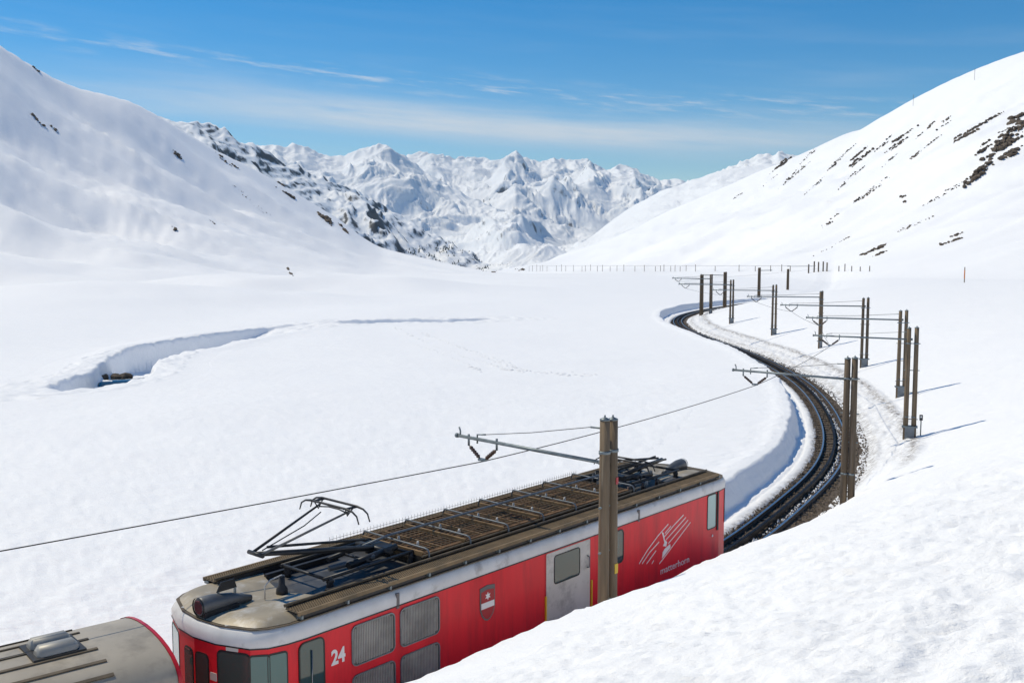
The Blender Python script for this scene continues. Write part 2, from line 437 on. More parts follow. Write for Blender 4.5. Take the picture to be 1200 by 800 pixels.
HL = np.array([(-1500, -420), (-700, -230), (-300, -110), (-120, -20), (0, 45), (20, 58), (45, 75), (75, 93), (100, 104), (130, 111), (160, 119), (185, 132), (200, 141), (230, 160), (260, 178), (300, 198), (335, 218), (370, 240), (400, 259), (425, 279), (445, 291), (475, 299), (510, 307), (545, 315), (575, 320.5), (620, 326), (700, 340)], float)
HLc = np.array([(-1500, 300), (-300, 420), (0, 520), (200, 640), (330, 720), (400, 740), (450, 720), (500, 660), (575, 600), (700, 500)], float)
HLf = np.array([(-1500, 90), (-300, 170), (0, 205), (200, 235), (400, 300), (500, 350), (575, 420), (700, 420)], float)
HR = np.array([(400, 340), (500, 330), (575, 320.5), (620, 310), (660, 299), (690, 289), (740, 267), (780, 249), (820, 232), (860, 214), (890, 200), (918, 186), (940, 178), (960, 169), (1000, 152), (1030, 136), (1060, 119), (1095, 100), (1130, 84), (1165, 70), (1200, 58), (1300, 30), (1500, -40), (2000, -220), (2800, -430)], float)
HRc = np.array([(400, 800), (575, 900), (690, 980), (860, 1000), (1000, 900), (1200, 740), (1500, 560), (2800, 400)], float)
HRf = np.array([(400, 700), (575, 640), (690, 520), (800, 420), (900, 330), (1000, 270), (1100, 230), (1200, 200), (1500, 150), (2800, 110)], float)


_PX = np.arange(-1600, 2900, 1.0)


def smooth_table(T, sig):
    v = np.interp(_PX, T[:, 0], T[:, 1]); k = np.exp(-0.5 * (np.arange(-3 * sig, 3 * sig + 1) / sig) ** 2); k /= k.sum()
    return np.stack([_PX, np.convolve(np.pad(v, 3 * sig, mode='edge'), k, 'valid')], 1)


HL = smooth_table(HL, 5); HR = smooth_table(HR, 9)
HLc, HLf, HRc, HRf = (smooth_table(t, 50) for t in (HLc, HLf, HRc, HRf))


def ip(T, x): return np.interp(x, T[:, 0], T[:, 1])


CH = np.array([(-90, 58), (-60, 61), (-42, 64), (-31.5, 69), (-30.0, 77), (-32.0, 85), (-33.0, 94), (-31.5, 106), (-28.5, 116), (-23.5, 124.5), (-17, 129.5), (-10, 130.5), (-3.5, 133), (2.5, 140), (3, 152), (-5, 168), (-16, 190), (-20, 215), (-12, 240)], float)
CHP = resample(catmull(CH), 1.0)
ct = np.gradient(CHP, axis=0); ct /= np.linalg.norm(ct, axis=1)[:, None]


def chan(X, Y):
    """signed offset from the stream's line (positive = towards the track) and place along it"""
    x = X.ravel(); y = Y.ravel(); D = np.full(x.size, 99.0); Sg = np.zeros(x.size)
    m = np.where((np.abs(x + 30) < 75) & (y > 45) & (y < 260))[0]
    for a in range(0, m.size, 40000):
        i = m[a:a + 40000]
        d = (x[i][:, None] - CHP[None, :, 0]) ** 2 + (y[i][:, None] - CHP[None, :, 1]) ** 2
        k = np.argmin(d, 1); rx = x[i] - CHP[k, 0]; ry = y[i] - CHP[k, 1]
        D[i] = rx * ct[k, 1] - ry * ct[k, 0]; Sg[i] = k + np.clip(rx * ct[k, 0] + ry * ct[k, 1], -0.6, 0.6)
    return D.reshape(X.shape), Sg.reshape(X.shape)


def e_of(s): return np.interp(s, [-60, -4, 6, 14, 22, 30, 45, 300], [3.2, 3.15, 2.75, 2.3, 1.6, 0.95, 0.7, 0.6])
def m_of(s): return np.interp(s, [-60, 5, 20, 35, 60, 110, 300], [0.57, 0.55, 0.45, 0.36, 0.32, 0.3, 0.22])
def M_of(s): return np.interp(s, [-60, 5, 25, 45, 110, 150, 220, 300], [13, 12, 9, 7.5, 6.4, 4.6, 2.6, 1.6])


def hills(X, Y, base):
    Rr = np.hypot(X, Y); az = np.clip(np.arctan2(X, Y), R(-60), R(60)); D = Rr * np.cos(az); px = 600 + 1200 * np.tan(az)
    z = base
    # right hill
    df = ip(HRf, px); dc = ip(HRc, px); v = (D - df) / (dc - df)
    zc = CAMZ + dc * tan_el(ip(HR, px)); w = np.clip(v, 0, 1)
    we = np.clip(v, 0, 1.25); S = np.where(we < 1, we ** 1.35 * (1 - 0.18 * we * we) / 0.82, 1 + 0.91 * (we - 1))
    Bs = base * 1.0
    hz = Bs + (zc - Bs) * S
    env = np.clip(w * 3, 0, 1) * np.clip((1 - w) * 4, 0, 1)
    nr = fbm(X / 160 + Y / 500, Y / 260, 4, 11) * 7 + ridged((X + Y * 0.55) / 70, (Y - X * 0.55) / 300, 3, 15) * 2.2
    al = X * 0.9 + Y * 0.43; ac = -X * 0.43 + Y * 0.9
    nr = nr + (0.3 - np.abs(pn(ac / 34 + 0.4 * pn(al / 70, ac / 70, 47), al / 240, 46)) - 0.5 * np.abs(pn(ac / 12, al / 130, 48))) * 4.2
    hz = hz + nr * env * np.clip((px - 560) / 250, 0.1, 1)
    bk = zc - (v - 1) * (dc - df) * 0.55; mn = np.minimum(hz, bk); hz = mn - 3.0 * np.log1p(np.exp(-np.abs(hz - bk) / 3.0)) + 2.08 * sst(w, 0.7, 1.0)
    z = np.where((v > 0) & (hz > z), hz, z)
    # left hill
    df = ip(HLf, px); dc = ip(HLc, px); v = (D - df) / (dc - df); zc = CAMZ + dc * tan_el(ip(HL, px)); w = np.clip(v, 0, 1)
    we = np.clip(v, 0, 1.25); S = np.where(we < 1, 0.5 * we ** 1.45 + 0.5 * we ** 2.0, 1 + 1.72 * (we - 1))
    hz = base + (zc - base) * S
    env = np.clip(w * 2.5, 0, 1) * np.clip((1 - w) * 5, 0, 1)
    lift = np.clip((560 - px) / 300, 0.05, 1.3)
    ph = w * 4.2 + px * 0.0030 + 0.28 * fbm(X / 190, Y / 190, 3, 21)
    spur = (1 - np.abs(((ph) % 1.0) - 0.38) / 0.62); spur = np.where((ph % 1) < 0.38, (ph % 1) / 0.38, spur)
    spur = 0.75 * spur + 0.25 * spur * spur * (3 - 2 * spur)
    al = X * 0.93 - Y * 0.37; ac = X * 0.37 + Y * 0.93
    gul = np.abs(pn(ac / 26 + 0.4 * pn(al / 60, ac / 60, 44), al / 210, 43)) + 0.7 * np.abs(pn(ac / 11, al / 110, 45))
    hz = hz + env * lift * ((spur - 0.5) * 6.5 + (0.3 - gul) * 3.8 + fbm(X / 120, Y / 170, 3, 31) * 2.6 + fbm(X / 30, Y / 50, 4, 37, 0.6) * 0.9)
    bk = zc - (v - 1) * (dc - df) * 0.5; mn = np.minimum(hz, bk); hz = mn - 3.0 * np.log1p(np.exp(-np.abs(hz - bk) / 3.0)) + 2.08 * sst(w, 0.7, 1.0)
    z = np.where((v > 0) & (hz > z), hz, z)
    return z


def profile(s, u, floor):
    """cutting around the track: everything except the hills"""
    nb = 0.16 * pn(s / 3.1, 0.3, 3) + 0.07 * pn(s / 0.7, 1.7, 4)
    ub = -1.75 - nb - np.interp(s, [90, 110, 140], [0, 0.1, 0.5]); ut = ub - 0.42
    zt = np.interp(s, [140, 165, 190], [0.98, 0.75, 0.15]) + 0.16 * pn(s / 9, 4.4, 5) + 0.05 * pn(s / 1.2, 2.2, 6) + 0.02 * pn(s / 0.4, 2.9, 7)
    lay = 0.03 * np.sin((u - ub) * 33 + 2 * pn(s / 4, 8.8, 9))
    wall = 0.08 + (zt - 0.08) * np.clip((ub - u) / 0.42, 0, 1) ** 0.85 + lay * ((u < ub) & (u > ut))
    fieldz = floor + (zt - floor) * np.exp(-np.clip(ut - u, 0, None) / 15.0)
    fieldz = fieldz + 0.07 * np.exp(-((ut - u - 0.5) / 0.5) ** 2)
    left = np.where(u > ub, -0.04 + 0.12 * sst(-u, 0.8, 1.15 + 0.25 * pn(s / 0.45, 0.7, 19)) - 0.05 * np.exp(-((u + 1.42) / 0.05) ** 2) + 0.03 * pn(s / 0.4, u / 0.3, 8) * sst(-u, 0.95, 1.2), np.where(u > ut, wall, fieldz))
    # right
    e = e_of(s); m = m_of(s); MM = M_of(s); near = 1 - sst(s, 8, 34)
    g = 1.62 + 0.12 * pn(s / 2.3, 5.1, 12) + 0.05 * pn(s / 0.6, 3.3, 13)
    g = g - 0.55 * (1 - sst(s, 70, 95)) * 0 - np.interp(s, [60, 100], [0, 0.3])
    ue = 4.0 + 0.25 * pn(s / 5, 7.1, 14)
    t = np.clip((u - g) / (ue - g), 0, 1)
    face = e * (near * t ** 0.7 + (1 - near) * (0.25 * np.clip(t * 6, 0, 1) + 0.75 * t * t * (3 - 2 * t)))
    rough = (0.10 * fbm(s / 0.9, u / 0.5, 3, 16) + 0.05 * pn(s / 0.25, u / 0.25, 18)) * np.clip(t * 5, 0, 1) * np.clip((1.05 - t) * 4, 0, 1) * sst(s, 14, 26)
    right_in = -0.02 + face + rough
    k = np.clip(u - ue, 0, None)
    right_out = e + MM * (1 - np.exp(-k * m / MM))
    right = np.where(u < ue, right_in, right_out)
    return np.where(u < 0, left, right)


def height(X, Y, detail=True):
    Rr = np.hypot(X, Y)
    floor = 0.15 + 0.45 * fbm(X / 48, Y / 60, 3, 51) + 2.4 * fbm(X / 70 + 3.3, Y / 48, 3, 53) * sst(Y, 130, 200) * sst(-X, -5, 45) - 0.0185 * np.clip(Y - 300, 0, None) - 0.05 * np.clip(Y - 640, 0, None) 
    floor = floor + 1.7 * sst(-X, 38, 75) * sst(Y, 40, 90) * (1 - 0.3 * sst(Y, 150, 260))
    floor = floor + 1.1 * np.exp(-((X + 55 + (Y - 170) * 0.1) / 34) ** 2 - ((Y - 172) / 16) ** 2)
    floor = floor + 2.8 * np.exp(-((X + 44 - (Y - 225) * 0.6) / 30) ** 2 - ((Y - 235) / 18) ** 2)
    c, k = chan(X, Y)
    dep = 2.9 * np.interp(k, [0, 60, 66, 70, 73, 82, 92, 106, 114, 120, 131, 138, 144, 160], [0, 0, .6, .6, .35, .7, .95, .85, .12, 0, .42, .34, 0, 0])
    wv = 2.3 + 1.9 * np.interp(k, [78, 90, 110, 120], [0, 1, 1, 0]) + 0.7 * pn(k / 6.0, 0.5, 61) + 0.22 * pn(k / 2.6, 0.9, 62)
    cut = sst(wv - np.abs(c), -0.02, 0.5)
    lip = np.exp(-((np.abs(c) - wv - 1.2) / 1.3) ** 2) * 0.22 * (dep / 2.9)
    floor = floor + lip - dep * cut
    s, u = su(X, Y)
    z = profile(s, u, floor)
    # the track's shelf fades out beyond its built end
    far = sst(Y, 300, 420)
    z = z * (1 - far) + floor * far
    z = hills(X, Y, z)
    if detail:
        f = np.exp(-Rr / 60.0) * (np.abs(u) > 2.6)
        z = z + f * (0.075 * fbm(X / 0.85, Y / 0.4, 4, 71, 0.62) + 0.07 * fbm(X / 3.5, Y / 2.4, 2, 75) * np.clip((u - 4) / 3, 0, 1)) + 0.12 * fbm(X / 9, Y / 7, 2, 77) * np.clip((np.abs(u) - 5) / 6, 0, 1) * np.exp(-Rr / 150)
    return z


def h1(x, y): return float(height(np.array([x], float), np.array([y], float), True)[0])


def hit(pxs, pys, dmin=60, dmax=1400):
    """where sight lines meet the snow: used to set outcrops and posts on the slope"""
    pxs = np.asarray(pxs, float); pys = np.asarray(pys, float); k = (400 - pys) / 1200
    fy = math.cos(PITCH) + k * math.sin(PITCH); fz = -math.sin(PITCH) + k * math.cos(PITCH); fx = (pxs - 600) / 1200
    D = np.geomspace(dmin, dmax, 260)
    X = (fx / fy)[:, None] * D[None, :]; Y = np.broadcast_to(D, X.shape); Z = CAMZ + (fz / fy)[:, None] * D[None, :]
    g = height(X.copy(), Y.copy(), False); below = Z < g
    i = np.where(below.any(1), below.argmax(1), -1)
    r = np.arange(len(i)); a = np.clip(i - 1, 0, None)
    d0 = Z[r, a] - g[r, a]; d1 = Z[r, i] - g[r, i]; t = np.clip(d0 / (d0 - d1 + 1e-9), 0, 1)
    out = np.stack([X[r, a] + (X[r, i] - X[r, a]) * t, Y[r, a] + (Y[r, i] - Y[r, a]) * t, np.zeros(len(i))], 1)
    out[:, 2] = g[r, a] + (g[r, i] - g[r, a]) * t
    return out, i > 0


# snow field: one sheet around the camera, finer towards the view
azs = np.concatenate([np.radians(np.arange(-180, -48, 4.0)), np.radians(np.arange(-48, -31, 1.0)), np.radians(np.arange(-31, 31, 0.13)), np.radians(np.arange(31, 48, 1.0)), np.radians(np.arange(48, 180, 4.0))])
rad = [0.4, 0.8, 1.2, 1.7, 2.2, 2.8, 3.4, 4.0]
while rad[-1] < 2600:
    r_ = rad[-1]; k_ = 0.0075 if r_ < 30 else (0.011 if r_ < 58 else (0.006 if r_ < 145 else (0.011 if r_ < 900 else 0.05)))
    rad.append(r_ * (1 + k_))
rad = np.array(rad)
AZ, RA = np.meshgrid(azs, rad); GX = RA * np.sin(AZ); GY = RA * np.cos(AZ)
GZ = height(GX, GY)
GS, GU = su(GX, GY)
S0, S1 = -62.0, 190.0
inside = sst(7.6 - np.abs(GU), 0.0, 1.5) * sst(GS, S0, S0 + 2) * (1 - sst(GS, S1 - 2, S1))
GC, GK = chan(GX, GY)
GZ = GZ - 0.5 * sst(6.6 - np.abs(GC), 0.0, 1.2) * sst(GK, 52, 55) * (1 - sst(GK, 146, 149))
GZ = GZ - inside * 0.35 - 0.9 * (np.abs(GU) < 4.5) * (inside > 0.5)
ground = np_mesh('snow_field', np.stack([GX, GY, GZ], -1).reshape(-1, 3), grid_faces(len(rad), len(azs), True)[:, ::-1], M['snow'])
tag(ground, 'snow covered valley floor with slopes rising on both sides', kind='structure')

# snow banks along the track at finer resolution
cs = np.concatenate([np.arange(S0, -14, 0.8), np.arange(-14, 75, 0.22), np.arange(75, S1 + 0.1, 0.45)])
cu = np.concatenate([np.arange(-9, -4, 0.4), np.arange(-4, -0.75, 0.065), np.arange(-0.75, 1.2, 0.35), np.arange(1.2, 5.2, 0.09), np.arange(5.2, 9.01, 0.2)])
CS, CU = np.meshgrid(cs, cu, indexing='ij'); p_, t_, r_ = tpos(CS)
CX = p_[..., 0] + r_[..., 0] * CU; CY = p_[..., 1] + r_[..., 1] * CU
CZ = height(CX, CY)
CZ = CZ - 0.09 * sst(np.abs(CU), 7.4, 9.0)
CZ = np.where((CU > -0.85) & (CU < 1.2), CZ - 0.25, CZ)
bank = np_mesh('snow_bank', np.stack([CX, CY, CZ], -1).reshape(-1, 3), grid_faces(len(cs), len(cu)), M['snowd'])
tag(bank, 'ploughed snow banks lining the curved railway cutting', kind='structure')
da = bank.data.attributes.new('dirt', 'FLOAT', 'POINT')
dv = np.exp(-((CU - 1.75) / 0.3) ** 2) * 0.9 + 1.15 * np.exp(-((CU - 3.5 - 0.3 * pn(CS / 6, 0.1, 91)) / 0.28) ** 2) * (sst(CS, 16, 26)) + 1.0 * np.exp(-((CU + 0.98) / 0.16) ** 2) + 0.4 * np.exp(-((CU - 2.9) / 0.9) ** 2) * sst(CS, 20, 30)
da.data.foreach_set('value', dv.ravel().astype(np.float32))

# stream banks at finer resolution
bk_ = np.arange(50, 151, 0.25); bc_ = np.concatenate([np.arange(-8, -5.2, 0.4), np.arange(-5.2, 5.2, 0.12), np.arange(5.2, 8.01, 0.4)])
ci = np.arange(len(CHP)); cpx = np.interp(bk_, ci, CHP[:, 0]); cpy = np.interp(bk_, ci, CHP[:, 1]); ctx = np.interp(bk_, ci, ct[:, 0]); cty = np.interp(bk_, ci, ct[:, 1])
BX = cpx[:, None] + cty[:, None] * bc_[None]; BY = cpy[:, None] - ctx[:, None] * bc_[None]
BZ = height(BX, BY) - 0.1 * sst(np.abs(bc_), 6.4, 8.0)[None] - 0.12 * (1 - sst(bk_, 50, 54) * (1 - sst(bk_, 147, 151)))[:, None]
BZ = BZ + 0.12 * fbm(BX / 1.3, BY / 1.3, 3, 64) * (np.abs(bc_) < 4.6)[None]
sb = np_mesh('stream_bank', np.stack([BX, BY, BZ], -1).reshape(-1, 3), grid_faces(len(bk_), len(bc_)), M['snow'])
tag(sb, 'snow banks of the half buried stream on the valley floor', kind='structure')

# ------------------------------------------------------------------ far mountains
def mountain(name, label, crest, dc, dfr, yfoot, amp, lam, seed, material, power=1.0, crag=0.0, step=1.6, rows=150, px0=None, px1=None, back=0.35):
    crest = np.array(crest, float); dc = np.array(dc, float) if not np.isscalar(dc) else np.array([(-9e3, dc), (9e3, dc)], float)
    xs = np.arange(crest[0, 0], crest[-1, 0] + 0.1, step); ts = np.concatenate([np.linspace(0, 1, rows) ** 0.9, 1 + np.linspace(0.02, back, 14)])
    T, X_ = np.meshgrid(ts, xs, indexing='ij'); Dc = ip(dc, X_); Df = Dc * dfr
    D = Df + (Dc - Df) * T
    zc = CAMZ + Dc * tan_el(ip(crest, X_)); zf = CAMZ + Df * tan_el(np.full_like(X_, yfoot) if np.isscalar(yfoot) else ip(np.array(yfoot, float), X_))
    w = np.clip(T, 0, 1); z = zf + (zc - zf) * w ** power
    wx = (X_ - 600) / 1200 * (D * math.cos(PITCH) - (z - CAMZ) * math.sin(PITCH)); wy = D
    qx = wx + 0.22 * lam * fbm(wx / lam, wy / lam, 3, seed + 9); qy = wy + 0.22 * lam * fbm(wx / lam, wy / lam, 3, seed + 19)
    rn = 0; aa = np.ones_like(wx)
    for k in range(3):
        f = 2.05 ** k
        rd = 1 - 1.9 * np.abs(pn(qx * f / lam + 3.1 * k, qy * f / (lam * (2.3 if k < 3 else 1.6)) - 1.7 * k, seed + k))
        rn = rn + aa * (rd - 0.3) * 0.55; aa = aa * 0.6 * np.clip(0.45 + 0.75 * rd, 0.2, 1.2)
    # eroded detail: each octave is damped where the ground is already steep
    ex, ey = qx / (lam * 0.42), qy / (lam * 0.62); gx = 0.0; gy = 0.0; er = 0.0; aa = 1.0; e_ = 0.01
    for k in range(7):
        n0 = pn(ex, ey, seed + 30 + k); dx = (pn(ex + e_, ey, seed + 30 + k) - n0) / e_; dy = (pn(ex, ey + e_, seed + 30 + k) - n0) / e_
        gx = gx + dx * aa; gy = gy + dy * aa; er = er + aa * (0.5 - np.abs(n0) * 1.5) / (1 + 0.45 * (gx * gx + gy * gy))
        aa *= 0.56; ex, ey = 1.6 * ex + 1.2 * ey + 3.7, -1.2 * ex + 1.6 * ey - 2.3
    rn = rn * 0.75 + er * 0.42
    env = np.clip(w * 3, 0, 1) * (np.clip((1 - w) * 3.2, 0, 1) * 0.97 + 0.03)
    z = z + amp * rn * env + crag * np.clip((w - 0.72) * 3.6, 0, 1) * (1.1 - 2.6 * np.abs(pn(wx / (lam * 0.17), wy / (lam * 0.4), seed + 5)) - 1.3 * np.abs(pn(wx / (lam * 0.07), wy / (lam * 0.2), seed + 6)))
    z = np.where(T > 1, z - (T - 1) * (Dc - Df) * 0.7, z)
    o = np_mesh(name, np.stack([wx, wy, z], -1).reshape(-1, 3), grid_faces(len(ts), len(xs))[:, ::-1], material)
    tag(o, label, kind='structure'); return o, (wx, wy, z)


mountain('far_mountain', 'snowy jagged peaks far behind the valley mouth',
         [(380, 200), (420, 196), (450, 192), (470, 187), (485, 182), (498, 179), (507, 178), (518, 184), (530, 189), (545, 185), (556, 183), (566, 187), (576, 189), (588, 186), (597, 181), (605, 177), (613, 184), (622, 189), (634, 192), (645, 187), (656, 189), (672, 191), (690, 189), (704, 193), (716, 198), (728, 196), (742, 199), (752, 206), (763, 211), (776, 215), (792, 213), (815, 216), (850, 220), (900, 225)],
         8200, 0.55, 318, 270, 950, 101, M['mtn'], 1.0, 26, step=1.1, rows=240)
mountain('far_mountain', 'broad sunlit snow mountain left of the valley mouth',
         [(200, 190), (260, 184), (295, 175), (318, 172), (332, 173), (345, 171), (360, 175), (374, 182), (390, 184), (404, 183), (418, 177), (432, 174), (446, 171), (458, 174), (468, 181), (482, 190), (500, 204), (520, 216), (545, 229), (570, 241), (600, 256), (630, 272), (655, 284), (690, 297), (740, 320)],
         [(200, 5200), (450, 5600), (600, 5000), (740, 4400)], 0.60, 330, 175, 760, 151, M['mtn'], 1.05, 15, step=1.1, rows=230)
mountain('far_mountain', 'blue toned rocky ridge behind the right hill',
         [(760, 240), (800, 222), (830, 208), (852, 197), (866, 191), (878, 188), (888, 183), (897, 181), (905, 182), (912, 178), (922, 181), (940, 186), (980, 195)],
         5200, 0.7, 300, 150, 420, 171, M['mtn'], 1.0, 11, rows=70)
mountain('mid_mountain', 'smooth snow shoulder left of the right hill',
         [(640, 318), (680, 287), (700, 272), (720, 256), (740, 243), (760, 231), (780, 222), (800, 215), (822, 208), (845, 200), (862, 197), (890, 193), (920, 192), (980, 190)],
         2900, 0.55, 318, 40, 420, 181, M['mtn'], 1.0, 2, rows=90)
o_, spur = mountain('mid_mountain', 'shaded rocky spur behind the left hill',
         [(120, 128), (170, 133), (200, 138), (222, 144), (236, 146), (250, 149), (262, 152), (280, 163), (300, 171), (318, 181), (340, 192), (360, 200), (380, 209), (400, 217), (420, 226), (440, 236), (462, 249), (485, 264), (505, 275), (525, 284), (545, 293), (560, 302), (580, 314), (600, 330)],
         [(120, 2300), (300, 2600), (450, 3000), (600, 2900)], 0.62, 345, 85, 330, 201, M['mtn2'], 1.15, 9)

# sparse wood on the foot of the spur
rng = np.random.default_rng(5)
wx, wy, wz = spur
V = []; F = []
pxg = 600 + 1200 * wx / (wy * math.cos(PITCH)); pyg = 290 - 1200 * (wz - CAMZ) / wy
sel = np.argwhere((pxg > 470) & (pxg < 584) & (pyg > 282 + (560 - pxg) * 0.05) & (pyg < 322) & (pyg > 250))
for q in range(1100):
    i, j = sel[rng.integers(len(sel))]
    if pn(pxg[i, j] / 14, pyg[i, j] / 9, 7) < -0.02: continue
    b = len(V); hgt = rng.uniform(4, 8); rr = hgt * 0.3; c = np.array([wx[i, j] + rng.uniform(-8, 8), wy[i, j] + rng.uniform(-8, 8), wz[i, j] - 1.5])
    ang = rng.uniform(0, 6)
    for k in range(5): V.append(c + [rr * math.cos(ang + k * 1.2566), rr * math.sin(ang + k * 1.2566), 0])
    V.append(c + [0, 0, hgt]); F += [(b + k, b + (k + 1) % 5, b + 5) for k in range(5)]
wood = np_mesh('conifer_wood', np.array(V), np.array(F), M['needle'], smooth=False)
tag(wood, 'dark conifer wood on the lower end of the shaded spur', 'wood', kind='stuff')

# ------------------------------------------------------------------ rock outcrops
def rock_mesh(mb, c, rx, ry, rz, ax, seed):
    rnd = random.Random(seed); vs_ = []
    for lat, n in ((-0.5, 6), (0.25, 6), (0.8, 4)):
        for k in range(n):
            a = 2 * math.pi * (k + rnd.uniform(-.3, .3)) / n; q = math.cos(lat * 1.25) * rnd.uniform(0.7, 1.25)
            p = Vector((rx * q * math.cos(a), ry * q * math.sin(a), rz * math.sin(lat * 1.4) * rnd.uniform(0.8, 1.2)))
            vs_.append(Vector(c) + Matrix.Rotation(ax, 3, 'Z') @ p)
    top = Vector(c) + Vector((0, 0, rz * rnd.uniform(0.9, 1.15))); vs_.append(top)
    fs = [(k, (k + 1) % 6, 6 + (k + 1) % 6, 6 + k) for k in range(6)]
    m_ = [0, 0, 1, 2, 2, 3]
    for k in range(6):
        a, b = 12 + m_[k], 12 + m_[(k + 1) % 6]
        fs.append((6 + k, 6 + (k + 1) % 6, b) if a == b else (6 + k, 6 + (k + 1) % 6, b, a))
    fs += [(12 + k, 12 + (k + 1) % 4, 16) for k in range(4)]
    mb.add(vs_, fs)


# (centre x, centre y, half length, half width, image slope angle, number, size, label)
OUT = [
    (919, 190, 16, 4, 40, 46, 1.5, 'dark rock outcrop at the left end of the right hill skyline'),
    (940, 196, 34, 4, 42, 46, 0.9, 'thin streak of rocks below the right hill skyline'),
    (975, 195, 26, 3.5, 42, 42, 0.9, 'short rock streak between the skyline outcrop and the long middle band'),
    (1012, 180, 24, 6, 40, 80, 1.3, 'long dark middle rock band on the right hill'),
    (1000, 205, 20, 3, 42, 30, 0.8, 'small rocks below the middle rock band'),
    (1062, 158, 26, 6, 35, 80, 1.2, 'upper rock band on the right hill under its skyline'),
    (1085, 150, 16, 4, 40, 34, 0.9, 'rocks right of the upper rock band'),
    (1132, 158, 42, 3.5, 28, 90, 1.1, 'narrow diagonal rock rib left of the brown cliff'),
    (1080, 178, 28, 3, 38, 34, 0.8, 'scattered rocks under the upper rock band'),
    (1180, 168, 30, 13, 28, 150, 1.5, 'big brown cliff at the right edge of the right hill'),
    (1155, 195, 26, 6, 38, 70, 1.2, 'lower left tongue of the brown cliff'),
    (1190, 143, 16, 6, 20, 50, 1.6, 'rocks at the top of the brown cliff'),
    (1010, 232, 24, 4, 38, 30, 0.7, 'sparse rocks on the mid slope of the right hill'),
    (1057, 234, 5, 2, 5, 10, 1.0, 'single dark boulder patch on the mid slope of the right hill'),
    (1028, 294, 20, 3.5, 22, 60, 0.8, 'low rock patch near the foot of the right hill'),
    (1115, 280, 20, 2, 20, 24, 0.6, 'few small stones low on the right hill'),
    (970, 262, 22, 2.5, 35, 18, 0.6, 'tiny rocks on the lower right hill'),
    (865, 230, 10, 2, 40, 10, 0.8, 'tiny rocks on the left shoulder of the right hill'),
    (1108, 225, 40, 2, 30, 26, 0.6, 'line of small stones below the brown cliff'),
    (45, 141, 12, 3, -45, 18, 0.9, 'dark rocks high on the left hill'),
    (64, 152, 8, 3, -45, 14, 0.8, 'second rock patch high on the left hill'),
    (40, 78, 10, 2, -40, 14, 0.8, 'rocks on the left hill skyline'),
    (205, 178, 12, 3, -40, 16, 0.9, 'rocks on the middle of the left hill'),
    (268, 192, 18, 3, -35, 26, 1.0, 'rocks just below the left hill skyline'),
    (337, 224, 20, 3.5, -32, 70, 1.4, 'dark rock band where the left hill skyline meets the spur'),
    (382, 256, 15, 4.5, -40, 80, 1.7, 'brown cliff at the end of the left hill skyline'),
    (404, 270, 8, 3, -45, 30, 1.4, 'small brown rock below the skyline cliff of the left hill'),
    (205, 270, 5, 2, -30, 8, 0.7, 'lone boulder low on the left hill'),
    (342, 320, 6, 2, -30, 8, 0.6, 'small boulders at the foot of the left hill'),
    (248, 259, 3, 1.5, -30, 5, 0.6, 'tiny rock on the lower left hill'),
    (575, 317, 10, 2, 0, 16, 1.0, 'dark rocks at the valley mouth'),
    (610, 317, 7, 1.5, 0, 10, 0.9, 'rocks just right of the valley mouth'),
    (948, 181, 16, 3, 42, 26, 0.7, 'fine rock streak right of the skyline outcrop'),
    (992, 178, 16, 3, 42, 30, 0.8, 'thin rocks left of the long middle band'),
    (1036, 168, 14, 3, 40, 30, 0.8, 'thin rocks between the middle and upper rock bands'),
    (1040, 190, 22, 3, 40, 24, 0.6, 'loose stones under the gap between the two rock bands'),
    (960, 212, 22, 3, 42, 22, 0.6, 'loose stones low below the skyline outcrop'),
    (1110, 142, 14, 3, 32, 24, 0.8, 'small rocks above the diagonal rib'),
    (900, 215, 18, 3, 38, 16, 0.6, 'specks of rock left of the lower stone line'),
    (1150, 175, 16, 4, 36, 40, 1.0, 'rocks in the snow gap left of the brown cliff'),
    (1040, 210, 30, 3, 36, 22, 0.55, 'sprinkled stones under the middle of the right hill'),
    (985, 285, 24, 3, 24, 22, 0.5, 'sprinkled stones left of the low rock patch'),
    (1075, 262, 34, 3, 26, 20, 0.5, 'sprinkled stones above the low rock patch'),
    (290, 232, 30, 5, -35, 14, 0.5, 'sprinkled stones under the left hill skyline'),
]
for oi, (cx, cy, hl, hw, ang, n, sz, lab) in enumerate(OUT):
    rnd = random.Random(100 + oi); q = []
    ca, sa = math.cos(R(ang)), -math.sin(R(ang))
    nst = max(3, int(hw * 1.1)); hw *= 1.7; hl *= 1.15; lanes = [(rnd.uniform(-1, 1), rnd.uniform(-0.55, 0.55), rnd.uniform(0.2, 0.5)) for _ in range(nst)]
    for _ in range(int(n * 1.9)):
        ln = rnd.choice(lanes); a = (ln[1] + rnd.gauss(0, 0.45) * ln[2]) * hl * 1.2; b = ln[0] * hw + rnd.gauss(0, 0.5) + rnd.gauss(0, 0.05) * hw
        q.append((cx + ca * a + sa * b * 0.6, cy + sa * a + ca * b))
    P_, ok = hit([a for a, b in q], [b for a, b in q], 150, 1300)
    mb = MB()
    if not ok.any(): continue
    base_ = P_[ok][0]
    # long axis of each ledge follows the strike of the strata on the slope
    for k in range(len(q)):
        if not ok[k]: continue
        x, y, z = P_[k] - base_
        sc = sz * rnd.choice((0.25, 0.3, 0.4, 0.5, 0.7, 1.0))
        rock_mesh(mb, (x, y, z), 1.9 * sc, 0.85 * sc, 0.75 * sc, math.atan2(1.0, 0.35 if ang > 0 else -0.5) + rnd.uniform(-0.3, 0.3), oi * 1000 + k)
    o = empty('rock_outcrop', base_); tag(mb.build('rocks', M['rock'], o, recalc=False), kind='stuff')
    tag(o, lab, 'rocks', 'rock outcrops on the hillsides')

